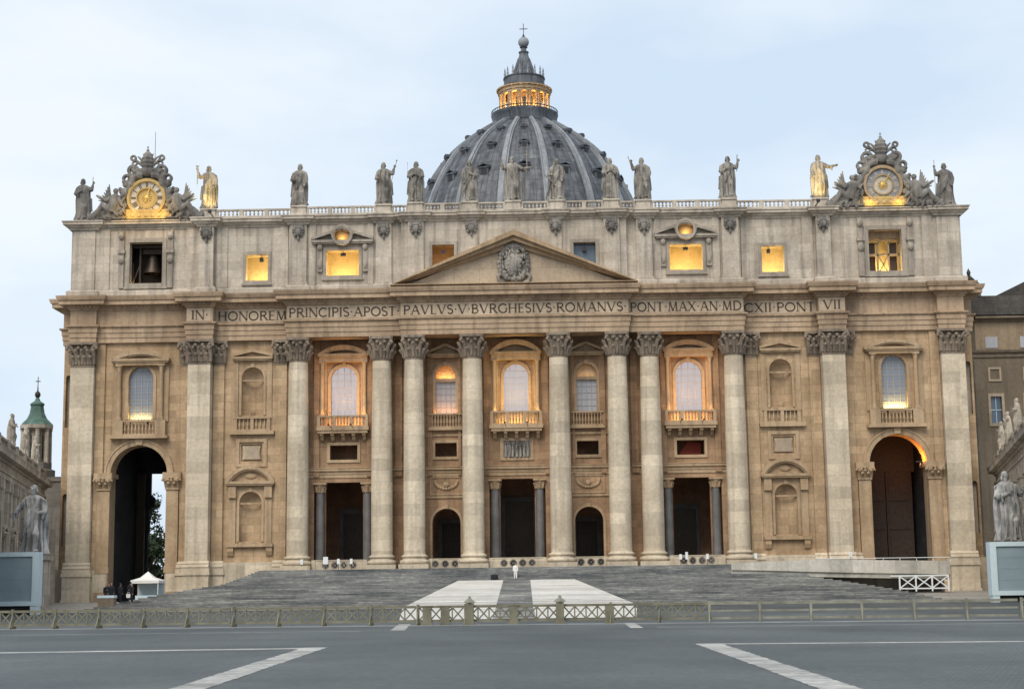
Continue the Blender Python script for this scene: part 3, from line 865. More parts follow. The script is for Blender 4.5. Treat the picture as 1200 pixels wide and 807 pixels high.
# paler inscription band
m = MB()
for a,b_,y in ((-13.55,13.55,-2.0),(13.66,27.25,-1.3),(-27.25,-13.66,-1.3),(27.4,36.2,0.35),(-36.2,-27.4,0.35),(36.3,39.4,-0.95),(-39.4,-36.3,-0.95)):
    m = MB(); m.box(a,b_,y-0.03,y+0.05,34.42,35.98); m.build('inscription_band','frieze',B)

# carved roman capitals, drawn as strokes with serifs
TH, TN, SE = 0.17, 0.085, 0.06
def arc(cx,cy,rx,ry,a0,a1,n=10):
    return [(cx+rx*math.cos(R(a0+(a1-a0)*i/n)), cy+ry*math.sin(R(a0+(a1-a0)*i/n))) for i in range(n+1)]
def st(*p, t=TH): return ('l', p, t)
GL = {
 'I': (0.34,[st((.17,0),(.17,1))],[(.17,0),(.17,1)]),
 'N': (0.86,[st((.14,0),(.14,1),t=TN),st((.12,1),(.74,0)),st((.74,0),(.74,1),t=TN)],[(.14,0),(.14,1),(.74,1)]),
 'H': (0.86,[st((.16,0),(.16,1)),st((.70,0),(.70,1)),st((.16,.52),(.70,.52),t=TN)],[(.16,0),(.16,1),(.70,0),(.70,1)]),
 'O': (0.94,[('l',arc(.47,.5,.38,.46,0,360,20),.14)],[]),
 'R': (0.78,[st((.16,0),(.16,1)),('l',[(.16,.96)]+arc(.36,.74,.24,.22,90,-90,8)+[(.16,.52)],.12),st((.38,.52),(.72,0))],[(.16,0),(.16,1),(.70,0)]),
 'E': (0.64,[st((.16,0),(.16,1)),st((.16,.965),(.56,.965),t=TN),st((.16,.52),(.5,.52),t=TN),st((.16,.035),(.58,.035),t=TN)],[(.16,0),(.16,1)]),
 'M': (1.02,[st((.16,0),(.22,1),t=TN),st((.22,1),(.51,.02)),st((.51,.02),(.8,1),t=TN),st((.8,1),(.86,0))],[(.16,0),(.86,0)]),
 'P': (0.68,[st((.16,0),(.16,1)),('l',[(.16,.96)]+arc(.36,.72,.24,.24,90,-90,8)+[(.16,.48)],.12)],[(.16,0),(.16,1)]),
 'C': (0.84,[('l',arc(.48,.5,.38,.46,45,315,16),.14)],[]),
 'S': (0.62,[('l',arc(.3,.75,.2,.21,30,270,9)+arc(.32,.27,.22,.24,90,-150,9),.13)],[]),
 'A': (0.86,[st((.1,0),(.43,1),t=TN),st((.43,1),(.76,0)),st((.22,.36),(.64,.36),t=TN)],[(.1,0),(.76,0)]),
 'T': (0.74,[st((.37,0),(.37,1)),st((.06,.96),(.68,.96),t=TN)],[(.37,0)]),
 'V': (0.86,[st((.1,1),(.43,0)),st((.43,0),(.76,1),t=TN)],[(.1,1),(.76,1)]),
 'L': (0.62,[st((.16,0),(.16,1)),st((.16,.035),(.58,.035),t=TN)],[(.16,0),(.16,1)]),
 'B': (0.72,[st((.16,0),(.16,1)),('l',[(.16,.96)]+arc(.36,.75,.2,.21,90,-90,8)+[(.16,.54)],.11),('l',[(.16,.54)]+arc(.38,.28,.25,.25,90,-90,8)+[(.16,.035)],.11)],[(.16,0),(.16,1)]),
 'G': (0.9,[('l',arc(.48,.5,.38,.46,45,320,16),.14),st((.78,.12),(.78,.46),t=.13)],[(.78,.46)]),
 'X': (0.82,[st((.12,1),(.7,0)),st((.7,1),(.12,0),t=TN)],[(.12,0),(.12,1),(.7,0),(.7,1)]),
 'D': (0.88,[st((.16,0),(.16,1)),('l',[(.16,.965)]+arc(.38,.5,.4,.465,90,-90,12)+[(.16,.035)],.13)],[(.16,0),(.16,1)]),
 '.': (0.34,[st((.17,.44),(.17,.58),t=.15)],[]),
 ' ': (0.4,[],[]),
}
def stroke_text(mb, text, x0, x1, z0, hgt, y):
    wd = sum(GL[c][0] for c in text)
    k = (x1-x0)/wd
    pen = x0
    for c in text:
        wdt,strokes,serifs = GL[c]
        def PT(p): return (pen+p[0]*k, z0+p[1]*hgt)
        kk = min(k,hgt)
        for _,pts,t in strokes:
            pts = list(pts)
            for i in range(len(pts)-1):
                a,b_ = Vector(PT(pts[i])),Vector(PT(pts[i+1]))
                d = (b_-a)
                if d.length < 1e-6: continue
                d = d.normalized(); nrm = Vector((-d.y,d.x))*t*kk/2
                e = d*0.02*kk if len(pts) > 2 else d*0
                q = [a-e-nrm,b_+e-nrm,b_+e+nrm,a-e+nrm]
                mb.add([(p.x,y,p.y) for p in q],[(0,1,2,3)])
        for sx,sz in serifs:
            px,pz = PT((sx,sz))
            zz = pz+(0.03*hgt if sz < 0.5 else -0.03*hgt)
            q = [(px-.15*kk,zz-.03*kk),(px+.15*kk,zz-.03*kk),(px+.15*kk,zz+.03*kk),(px-.15*kk,zz+.03*kk)]
            mb.add([(a,y-0.002,b_) for a,b_ in q],[(0,1,2,3)])
        pen += wdt*k
ins = MB()
Z0, HH = 34.62, 1.12
for text,a,b_,y in (('IN.',-38.9,-36.75,-0.95),('HONOREM',-35.95,-27.5,0.35),('PRINCIPIS.APOST.',-27.1,-13.7,-1.3),('PAVLVS.V.BVRGHESIVS.ROMANVS.',-13.3,13.4,-2.0),
                    ('PONT.MAX.AN.MD',13.75,27.1,-1.3),('CXII.PONT',27.5,36.1,0.35),('VII',36.75,38.95,-0.95)):
    stroke_text(ins,text,a,b_,Z0,HH,y-0.055)
ins.build('inscription','letter',B)

# pediment
ped = pivot('pediment',B,(0,0,0))
m = MB()
PA, PW, PZ = 44.35, 14.6, 37.95
yF = -1.85
m.prism([(-13.3,PZ),(13.3,PZ),(0,PA-0.9)],yF,-0.4)
m.build('tympanum','frieze',ped)
m = MB()
sl = (PA-PZ)/PW
for s in SGN:
    L_ = math.hypot(PW,PA-PZ)
    for o0,o1,yy in ((-1.55,-1.0,-2.3),(-1.0,-0.5,-2.95),(-0.5,0.1,-3.4)):
        q = [(s*PW,PZ+o0*1.08-0.0),(0,PA+o0*1.08),(0,PA+o1*1.08),(s*PW,PZ+o1*1.08)]
        if s > 0: q = q[::-1]
        q = [(x,max(z,PZ+0.01)) for x,z in q]
        m.prism(q,yy,-0.3)
m.build('raking_cornice','trim',ped)
m = MB()
m.sweep([(-14.7,-2.0),(14.7,-2.0)],[(0,37.86),(1.2,37.9),(1.46,37.96),(1.46,38.05),(0,38.1)])
m.build('pediment_sill','trim',ped)
coat = MB()
rnd = random.Random(3)
coat.ell((0,-1.5,40.6),(1.2,0.45,1.75),14,10)
for k in range(26):
    a = 2*PI*k/26
    coat.ell((1.6*math.cos(a),-1.5,40.7+2.1*math.sin(a)),(0.30+0.22*rnd.random(),0.4,0.30+0.22*rnd.random()),8,6)
coat.ell((0,-1.5,42.55),(0.5,0.4,0.7),10,8); coat.ell((0,-1.5,43.2),(0.18,0.2,0.22),8,6)
for s in SGN:
    coat.tube([(s*0.1,-1.6,42.0),(s*1.5,-1.6,43.0)],0.17,6); coat.ell((s*1.55,-1.6,43.05),(0.3,0.2,0.3),8,6)
    coat.tube([(s*1.3,-1.5,39.6),(s*1.9,-1.5,39.0),(s*1.7,-1.5,38.4),(s*1.1,-1.5,38.3)],[0.3,0.25,0.25,0.15],6)
for k in range(5): coat.box(-0.8,0.8,-1.88,-1.5,39.6+0.42*k,39.75+0.42*k)
for k in range(60):
    a = rnd.uniform(0,2*PI); q_ = rnd.uniform(0.4,1.0)
    coat.ell((1.75*q_*math.cos(a),-1.7-0.15*rnd.random(),40.7+2.35*q_*math.sin(a)),(0.1+0.14*rnd.random(),0.2,0.12+0.2*rnd.random()),6,5)
coat.build('coat_of_arms','statue',ped,40,loc=(0,-0.6,0))

# attic storey
am = MB()
w3 = rect_poly
am.plate(rect_poly(-13.6,13.6,37.8,46.5),[w3(-9.85,-7.2,40.6,43.3),w3(7.2,9.85,40.6,43.3)],-0.75,1.0,1.2)
for s in SGN:
    a,b_ = sorted((s*13.6,s*27.3)); am.plate(w3(a,b_,37.8,46.5),[w3(s*20.75-2.0,s*20.75+2.0,39.85,43.0)],-0.1,1.0,1.2)
    a,b_ = sorted((s*27.3,s*39.3)); am.plate(w3(a,b_,37.8,46.5),[w3(s*31.3-1.35,s*31.3+1.35,39.55,42.8)],0.7,1.0,1.2)
    a,b_ = sorted((s*39.3,s*54.1)); am.plate(w3(a,b_,37.8,46.5),[w3(s*44.93-2.0,s*44.93+2.0,39.5,44.6)],0.9,1.0,0.6)
    xs = s*54.1; am.add([(xs,0.9,37.8),(xs,16,37.8),(xs,16,46.5),(xs,0.9,46.5)],[(0,1,2,3)])
am.build('attic_wall','attic',B)
# attic base band and top cornice
APR = [(13.6,-0.75),(13.6,-0.1),(14.65,-0.1),(14.65,-0.45),(16.85,-0.45),(16.85,-0.1),(24.95,-0.1),(24.95,-0.45),(27.3,-0.45),(27.3,0.7),(36.35,0.7),(36.35,-0.2),(38.4,-0.2),(38.4,0.9),(50.9,0.9),(50.9,0.6),(54.2,0.6),(54.2,16)]
cin = [(4.2,-0.75),(4.2,-1.1),(5.95,-1.1),(5.95,-0.75),(10.7,-0.75),(10.7,-1.1),(12.95,-1.1),(12.95,-0.75)]
AP = mirror_path(cin+APR)
m = MB()
m.sweep(AP,[(0,37.85),(0.3,37.85),(0.3,38.55),(0.12,38.7),(0,38.75)])
m.sweep(AP,[(0,46.15),(0.12,46.2),(0.2,46.42),(0.42,46.5),(0.5,46.72),(0.78,46.78),(0.78,46.98),(0.9,47.12),(0.9,47.24),(0,47.34),(-3.0,47.36)])
m.build('attic_cornice','attic',B)
def console(m,xc,yf,zt):
    m.box(xc-0.62,xc+0.62,yf-0.32,yf,zt-0.28,zt)
    m.tube([(xc-0.5,yf-0.2,zt-0.42),(xc,yf-0.32,zt-0.46),(xc+0.5,yf-0.2,zt-0.42)],[0.2,0.26,0.2],8)
    for s in SGN: m.ell((xc+s*0.52,yf-0.25,zt-0.6),(0.24,0.25,0.28),8,6)
    m.ell((xc,yf-0.34,zt-0.95),(0.42,0.28,0.5),10,8)
    for k in range(5):
        a = PI+PI*k/4
        m.ell((xc+0.55*math.cos(a),yf-0.2,zt-0.9+0.55*math.sin(a)),(0.2,0.2,0.24),8,6)
    m.ell((xc,yf-0.2,zt-1.7),(0.16,0.16,0.3),8,6)
def attic_pil(xc,hw,yf,yb):
    p = pivot('attic_pilaster',B)
    m = MB(); m.box(xc-hw,xc+hw,yf,yb,38.7,46.2); m.box(xc-hw-0.12,xc+hw+0.12,yf-0.12,yb,38.6,39.0)
    m.build('shaft','attic',p)
    m = MB(); console(m,xc,yf,46.15); m.build('console','weathered',p,40)
for s in SGN:
    for xc,hw,yf,yb in ((5.07,0.72,-1.1,-0.75),(11.8,0.95,-1.1,-0.75),(15.75,0.95,-0.45,-0.1),(26.1,1.0,-0.45,-0.1),(37.35,0.85,-0.2,0.8)):
        attic_pil(s*xc,hw,yf,yb)
    m = MB()
    for a,b_ in ((38.75,39.9),(49.4,50.6),(51.2,53.9),(24.0,24.8),(17.0,17.7),(34.9,36.2),(27.5,28.4)):
        yb = 0.9 if a > 38 else 0.7 if a > 27.4 else -0.1
        a,b_ = sorted((s*a,s*b_)); m = MB(); m.box(a,b_,yb-0.16,yb+0.05,38.72,46.2); m.build('attic_strip','attic',B)
# ------------------------------------------------------------------ windows, niches, doors
def seg_pediment(m, xc, hw, zb, zt, yf, yb):
    """segmental (curved) pediment: flat cornice, curved raking moulding, sunk field"""
    m.box(xc-hw,xc+hw,yf,yb,zb-0.32,zb)
    m.box(xc-hw+0.15,xc+hw-0.15,yf+0.12,yb,zb-0.5,zb-0.32)
    h = zt-zb; r = (hw*hw+h*h)/(2*h); cz = zt-r
    a = math.asin(min(1,hw/r))
    m.arc_band(xc,cz,r-0.42,r,yf-0.02,yb,PI/2-a,PI/2+a,18)
    m.arc_band(xc,cz,r-0.6,r-0.42,yf+0.15,yb,PI/2-a*0.93,PI/2+a*0.93,18)
    pol = [(xc+(r-0.5)*math.cos(PI/2-a*0.9+a*1.8*i/14),cz+(r-0.5)*math.sin(PI/2-a*0.9+a*1.8*i/14)) for i in range(15)]
    pol = [(x,max(z,zb)) for x,z in pol]
    m.prism(pol,yb-0.12,yb)
def tri_pediment(m, xc, hw, zb, zt, yf, yb):
    m.box(xc-hw,xc+hw,yf,yb,zb-0.28,zb)
    m.box(xc-hw+0.15,xc+hw-0.15,yf+0.12,yb,zb-0.45,zb-0.28)
    for s in SGN:
        q = [(xc+s*hw,zb+0.005),(xc+s*hw,zb+0.30),(xc,zt),(xc,zt-0.34)]
        m.prism(q if s < 0 else q[::-1],yf-0.02,yb)
    m.prism([(xc-hw+0.4,zb+0.003),(xc+hw-0.4,zb+0.003),(xc,zt-0.3)],yb-0.1,yb)
def arch_frame(m, xc, z0, zt, hw, wd, yf, yb):
    zs = zt-hw
    m.box(xc-hw-wd,xc-hw,yf,yb,z0,zs); m.box(xc+hw,xc+hw+wd,yf,yb,z0,zs)
    m.arc_band(xc,zs,hw,hw+wd,yf,yb,0,PI,18)
    m.box(xc-0.22,xc+0.22,yf-0.12,yb,zt-0.02,zt+wd+0.15)
def balusters(m, x0, x1, y, z0, z1, pitch=0.36, r=0.1):
    n = max(2,int((x1-x0)/pitch)); h = z1-z0
    for k in range(n):
        x = x0+(x1-x0)*(k+0.5)/n
        m.lathe(x,y,[(r*0.8,z0),(r*0.8,z0+0.08*h),(r*0.5,z0+0.14*h),(r*1.15,z0+0.35*h),(r*0.55,z0+0.75*h),(r*0.85,z0+0.86*h),(r*0.85,z1)],6,False)
def pane_grid(parent, xc, z0, zt, hw, y, mat, nx=4, nz=7, arched=True, bars='glaz'):
    m = MB()
    pol = arch_poly(xc,z0,zt,hw) if arched else rect_poly(xc-hw,xc+hw,z0,zt)
    m.add([(x,y,z) for x,z in pol],[tuple(range(len(pol)))])
    p = m.build('pane',mat,parent)
    m = MB()
    for k in range(1,nx):
        x = xc-hw+2*hw*k/nx
        zz = zt if not arched else zt-hw+math.sqrt(max(0,hw*hw-(x-xc)**2))
        m.box(x-0.035,x+0.035,y-0.06,y-0.005,z0,zz)
    for k in range(1,nz):
        z = z0+(zt-z0)*k/nz
        w_ = hw if (not arched or z < zt-hw) else math.sqrt(max(0,hw*hw-(z-zt+hw)**2))
        m.box(xc-w_,xc+w_,y-0.05,y-0.003,z-0.03,z+0.03)
    m.build('glazing_bars',bars,parent)
    return p
def colonnette(m, xc, yc, z0, z1, r=0.24):
    m.box(xc-r*1.35,xc+r*1.35,yc-r*1.35,yc+r*1.35,z0,z0+0.25)
    m.lathe(xc,yc,[(r*1.2,z0+0.25),(r*1.2,z0+0.38),(r,z0+0.45),(r*0.88,z1-0.75),(r*0.95,z1-0.7),(r*0.9,z1-0.62),(r*1.35,z1-0.12),(r*1.35,z1-0.1)],12)
    m.box(xc-r*1.5,xc+r*1.5,yc-r*1.5,yc+r*1.5,z1-0.12,z1)

def great_window(xc, yw, ztop, zc, zb, hwo, zo0, zo1, hwf, lit, glassmat='curtain_glass', triangular=False, corb=True, e=1.0):
    """balcony window: aedicule with colonnettes, curved pediment, balustraded balcony on corbels"""
    win = pivot('balcony_window',B)
    m = MB()
    arch_frame(m,xc,zo0,zo1,hwo,0.36,yw-0.14,yw+0.02)
    for s in SGN:
        m.box(xc+s*(hwf-0.55)-0.42,xc+s*(hwf-0.55)+0.42,yw-0.16,yw+0.02,zo0-0.2,zc-0.45)
    m.box(xc-hwf+0.1,xc+hwf-0.1,yw-0.26,yw+0.02,zc-0.95,zc-0.45)
    m.build('frame','trim',win)
    m = MB()
    for s in SGN: colonnette(m,xc+s*(hwf-0.5),yw-0.5,zo0-0.2,zc-0.95)
    m.box(xc-hwf+0.12,xc+hwf-0.12,yw-0.8,yw-0.26,zc-0.95,zc-0.47)
    m.build('colonnettes','trim',win,35)
    m = MB()
    (tri_pediment if triangular else seg_pediment)(m,xc,hwf,zc,ztop,yw-1.05,yw+0.02)
    m.build('window_pediment','trim',win,30)
    m = MB()
    bd = 1.35
    m.box(xc-hwf-0.1,xc+hwf+0.1,yw-bd-0.12,yw,zb-0.42,zb)
    m.box(xc-hwf+0.06,xc+hwf-0.06,yw-bd,yw,zb-0.75,zb-0.42)
    for k in range(5 if corb else 0):
        x = xc-hwf+0.5+(2*hwf-1.0)*k/4
        m.prism_x([(yw,zb-0.75),(yw-bd+0.15,zb-0.75),(yw-bd+0.2,zb-1.0),(yw-0.75,zb-1.15),(yw-0.5,zb-1.5),(yw,zb-1.7)][::-1],x-0.2,x+0.2)
    m.build('balcony','trim',win)
    m = MB()
    zt_ = zo0-0.15
    m.box(xc-hwf,xc+hwf,yw-bd-0.02,yw-bd+0.26,zt_-0.18,zt_+0.02)
    m.box(xc-hwf,xc+hwf,yw-bd-0.02,yw-bd+0.26,zb+0.001,zb+0.14)
    for xx in (xc-hwf+0.18,xc-hwf/3,xc+hwf/3,xc+hwf-0.18):
        m.box(xx-0.18,xx+0.18,yw-bd-0.05,yw-bd+0.29,zb+0.002,zt_-0.17)
    balusters(m,xc-hwf+0.4,xc+hwf-0.4,yw-bd+0.12,zb+0.13,zt_-0.17)
    m.build('balustrade','trim',win)
    pane_grid(win,xc,zo0,zo1,hwo,yw+0.42,'glow_glass')
    if lit:
        colr = lit
        lamp('sill_lamp',(xc,yw-1.25,zo0+0.05),28*e,colr,(2*hwf-0.6,0.2),'AREA',rot=(R(180-20),0,0),parent=win)
        for s in SGN:
            sx = xc+s*1.3; p_ = Vector((sx,yw-4.2,zb+0.1)); tg = Vector((xc+s*0.5,yw,zo0+4.6))
            lamp('added_window_spot',p_,330*e,colr,0.1,'SPOT',rot=(tg-p_).to_track_quat('-Z','Y').to_euler(),spot=58,parent=win)  # spots added out in front to spread the glow over the window
            f = MB(); f.bar((sx,yw-1.5,zb-0.1),(sx,yw-4.2,zb-0.1),0.06); f.box(sx-0.12,sx+0.12,yw-4.35,yw-4.1,zb-0.12,zb+0.04); f.build('added_spot_bracket','bulb',win)  # bracket and housing added to carry the extra spot
        lamp('balcony_lamp',(xc,yw-0.6,zb+0.5),22*e,colr,(2*hwf-1.6,0.5),'AREA',rot=(R(90),0,0),parent=win)
        for s in SGN:
            f = MB(); f.box(xc+s*(hwf-1.05)-0.14,xc+s*(hwf-1.05)+0.14,yw-1.0,yw-0.72,zb+0.001,zb+0.16); f.build('lamp_fixture','bulb',win)
    return win
great_window(0,1.9,31.9,30.45,21.55,1.45,23.3,29.05,3.1,(1.0,0.66,0.22),e=2.6)
for s in SGN:
    great_window(s*20.8,1.9,31.55,30.5,21.6,1.55,23.1,29.0,3.05,(1.0,0.53,0.18),e=2.4)

# end-bay windows over the arches
for s,e in ((-1,0.8),(1,1.5)):
    xc = s*45.25; yw = 1.1
    win = pivot('loggia_window',B)
    m = MB()
    arch_frame(m,xc,22.9,29.3,1.5,0.36,yw-0.14,yw+0.02)
    for q in SGN:
        m.box(xc+q*2.85-0.55,xc+q*2.85+0.55,yw-0.16,yw+0.02,22.6,29.4)
        m.box(xc+q*2.55-0.62,xc+q*2.55+0.62,yw-0.75,yw+0.02,20.9,22.75)
    m.box(xc-3.2,xc+3.2,yw-0.24,yw+0.02,29.4,29.9)
    m.build('frame','trim',win)
    m = MB()
    for q in SGN: colonnette(m,xc+q*2.55,yw-0.42,22.76,29.4,0.26)
    m.box(xc-3.0,xc+3.0,yw-0.72,yw-0.24,29.4,29.86)
    m.build('colonnettes','trim',win,35)
    m = MB(); seg_pediment(m,xc,3.55,30.2,31.1,yw-0.95,yw+0.02); m.build('window_pediment','trim',win,30)
    m = MB()
    m.box(xc-3.5,xc+3.5,yw-0.9,yw,20.55,20.9)
    m.box(xc-1.9,xc+1.9,yw-0.72,yw-0.42,22.55,22.75); m.box(xc-1.9,xc+1.9,yw-0.72,yw-0.42,20.9,21.1)
    balusters(m,xc-1.9,xc+1.9,yw-0.57,21.1,22.55,0.4,0.12)
    m.build('balustrade','trim',win)
    pane_grid(win,xc,22.9,29.3,1.5,yw+0.4,'grey_glass',4,8)
    lamp('sill_lamp',(xc,yw+0.02,22.95),62*e,(1.0,0.68,0.2),(2.4,0.25),'AREA',rot=(R(180-32),0,0),parent=win)
    for q in SGN:
        f = MB(); f.box(xc+q*1.0-0.14,xc+q*1.0+0.14,yw-0.38,yw-0.1,22.35,22.55); f.build('lamp_fixture','bulb',win)

# smaller pedimented windows between the central columns
for s in SGN:
    xc = s*8.5; yw = 1.9
    win = pivot('pedimented_window',B)
    m = MB()
    arch_frame(m,xc,23.1,28.9,1.2,0.34,yw-0.16,yw+0.02)
    m.box(xc-1.2,xc+1.2,yw+0.05,yw+0.5,27.0,27.35)
    m.box(xc-1.9,xc-1.56,yw-0.1,yw+0.02,22.2,30.0); m.box(xc+1.56,xc+1.9,yw-0.1,yw+0.02,22.2,30.0)
    m.build('frame','trim',win)
    m = MB(); tri_pediment(m,xc,2.15,30.35,31.6,yw-0.75,yw+0.02); m.build('window_pediment','trim',win)
    m = MB()
    m.box(xc-2.1,xc+2.1,yw-0.6,yw,21.1,21.35); m.box(xc-1.95,xc+1.95,yw-0.5,yw-0.22,22.95,23.12); m.box(xc-1.95,xc+1.95,yw-0.5,yw-0.22,21.35,21.55)
    balusters(m,xc-1.8,xc+1.8,yw-0.36,21.55,22.95,0.36,0.11)
    m.build('balustrade','trim',win)
    pane_grid(win,xc,23.1,27.0,1.2,yw+0.45,'curtain_glass',4,5,False)
    m = MB(); pol = [(xc-1.2,27.35),(xc+1.2,27.35)]+[(xc+1.2*math.cos(PI*i/12),27.7+1.2*math.sin(PI*i/12)) for i in range(13)]
    m.add([(x,yw+0.7,z) for x,z in pol],[tuple(range(len(pol)))]); m.build('lunette','plaster',win)
    lamp('lunette_lamp',(xc,yw+0.3,27.42),22 if s < 0 else 3,(1.0,0.42,0.10),(1.9,0.25),'AREA',rot=(R(180-8),0,0),parent=win)
    if s < 0: lamp('sill_lamp',(xc,yw-0.35,23.2),26,(1.0,0.42,0.12),(2.4,0.15),'AREA',rot=(R(180-25),0,0),parent=win)

# mezzanine openings
for xc,hw,z0,z1 in ((-20.8,1.65,17.75,19.5),(20.8,1.65,17.75,19.5),(-8.5,1.3,17.95,19.6),(8.5,1.3,17.95,19.6)):
    win = pivot('mezzanine_window',B)
    m = MB(); yw = 1.9; t = 0.34
    for a,b_,c,d in ((xc-hw-t,xc+hw+t,z1,z1+t),(xc-hw-t,xc+hw+t,z0-t,z0),(xc-hw-t,xc-hw,z0,z1),(xc+hw,xc+hw+t,z0,z1)):
        m.box(a,b_,yw-0.16,yw+0.02,c,d)
    m.build('frame','trim',win)
    m = MB(); m.room(xc-hw-0.3,xc+hw+0.3,yw+1.02,yw+3.4,z0-0.3,z1+0.3); m.build('recess','dark_room',win)
MT['red_drape'] = paint('dull_red_drape', (0.22, 0.035, 0.02), 0.8)
m = MB()
m.add([(19.4,3.5,17.8),(22.2,3.5,17.8),(22.2,3.6,19.3),(20.6,3.6,19.5)],[(0,1,2,3)]); m.build('red_curtain','red_drape',B)

# central relief
rel = pivot('relief_panel',B)
m = MB(); yw = 1.9
for a,b_,c,d in ((-2.0,2.0,19.75,20.1),(-2.0,2.0,17.4,17.75),(-2.0,-1.65,17.75,19.75),(1.65,2.0,17.75,19.75)): m.box(a,b_,yw-0.15,yw+0.02,c,d)
m.build('frame','trim',rel)
m = MB(); rnd = random.Random(5)
m.box(-1.65,1.65,yw-0.05,yw+0.01,17.75,19.75)
for k in range(7):
    x = -1.35+2.7*k/6+rnd.uniform(-.08,.08); hgt = rnd.uniform(1.1,1.6)
    m.tube([(x,yw-0.2,17.8),(x+rnd.uniform(-.1,.1),yw-0.28,17.8+hgt*0.6),(x,yw-0.22,17.8+hgt)],[0.17,0.15,0.1],7)
    m.ell((x,yw-0.16,17.95+hgt),(0.13,0.13,0.16),8,6)
m.build('relief','statue',rel,50)

# garland panels and small arched doors
for s in SGN:
    pn = pivot('garland_panel',B); xc = s*8.5; yw = 1.9
    m = MB()
    for a,b_,c,d in ((xc-1.95,xc+1.95,15.4,15.55),(xc-1.95,xc+1.95,13.35,13.5),(xc-1.95,xc-1.8,13.5,15.4),(xc+1.8,xc+1.95,13.5,15.4)): m.box(a,b_,yw-0.1,yw+0.02,c,d)
    m.build('frame','trim',pn)
    m = MB()
    for k in range(13):
        a = PI+PI*k/12
        m.ell((xc+1.3*math.cos(a),yw-0.08,14.95+0.85*math.sin(a)),(0.2,0.14,0.2),8,6)
    m.ell((xc,yw-0.1,14.6),(0.36,0.16,0.34),8,6)
    m.build('garland','trim',pn,50)
    dr = pivot('arched_doorway',B)
    m = MB(); arch_frame(m,xc,4.95,11.75,1.68,0.3,yw-0.16,yw+0.02); m.build('frame','trim',dr)

# portals: granite columns in the tall openings
def granite_col(m,x,y,r,z0,z1):
    m.box(x-r*1.4,x+r*1.4,y-r*1.4,y+r*1.4,z0,z0+0.45)
    m.lathe(x,y,[(r*1.3,z0+0.45),(r*1.3,z0+0.65),(r*1.05,z0+0.8),(r,z0+1.0),(r*0.87,z1-1.25),(r*0.95,z1-1.2)],20)
def granite_cap(m,x,y,r,z1):
    m.lathe(x,y,[(r*0.9,z1-1.2),(r*1.0,z1-1.1),(r*1.0,z1-0.6),(r*1.45,z1-0.2)],16)
    for k in range(8):
        a = PI*k/4
        m.tube([(x+r*0.95*math.cos(a),y+r*0.95*math.sin(a),z1-1.1),(x+r*1.15*math.cos(a),y+r*1.15*math.sin(a),z1-0.6),(x+r*1.45*math.cos(a),y+r*1.45*math.sin(a),z1-0.45)],[r*0.26,r*0.26,r*0.14],6)
    m.box(x-r*1.5,x+r*1.5,y-r*1.5,y+r*1.5,z1-0.2,z1)
for xc,sp,hw,zt in ((0,2.68,3.3,15.15),(-20.8,2.85,3.5,15.0),(20.8,2.85,3.5,15.0)):
    po = pivot('portal',B)
    for s in SGN:
        m = MB(); granite_col(m,xc+s*sp,2.2,0.53,4.6,zt); m.build('portal_column','granite',po,35)
        m = MB(); granite_cap(m,xc+s*sp,2.2,0.53,zt); m.build('portal_capital','trim',po,35)
    m = MB(); 
    m.box(xc-hw+0.05,xc-sp+0.62,2.85,3.08,5,zt-0.01); m.box(xc+sp-0.62,xc+hw-0.05,2.85,3.08,5,zt-0.01)
    m.build('portal_jamb','dark_room',po)
# railings closing the doors: low stone balustrades pierced by circles
def railing(xc,hw,n,y=-0.3,z0=4.62,z1=5.72,hh=None):
    hh = hh or hw
    rl = pivot('door_railing',B)
    m = MB()
    h = z1-z0
    hol = []
    for k in range(n):
        x = xc-hh+2*hh*(k+0.5)/n; rr = min(h/2-0.12,hh/n-0.06)
        hol.append([(x+rr*math.cos(2*PI*i/18),z0+h/2+rr*math.sin(2*PI*i/18)) for i in range(18)])
    m.plate(rect_poly(xc-hw,xc+hw,z0,z1),hol,y-0.1,0.2)
    m.box(xc-hw,xc+hw,y-0.16,y+0.16,z1+0.002,z1+0.1)
    m.build('rail','column',rl)
    m = MB()
    for k in range(n):
        x = xc-hh+2*hh*(k+0.5)/n
        rr = min((h-0.26)/2,hh/n)-0.01
        m.arc_band(x,z0+h/2,rr-0.12,rr,y-0.06,y+0.06,0,2*PI,16)
        for q in range(4):
            a = PI/4+PI/2*q
            m.bar((x+0.08*math.cos(a),y,z0+h/2+0.08*math.sin(a)),(x+(rr-0.06)*math.cos(a),y,z0+h/2+(rr-0.06)*math.sin(a)),0.07)
        m.ell((x,y,z0+h/2),(0.12,0.06,0.12),8,6)
    m.build('grille','weathered',rl)
    for x in (xc-hw,xc+hw):
        m = MB(); m.box(x-0.22,x+0.22,y-0.22,y+0.22,z0-0.05,z1+0.08); m.build('rail_post','column',rl)
railing(0,3.2,4,hh=2.2); railing(-8.55,1.75,3); railing(8.55,1.75,3); railing(-21,3.05,4,hh=2.15); railing(21,3.05,4,hh=2.15)

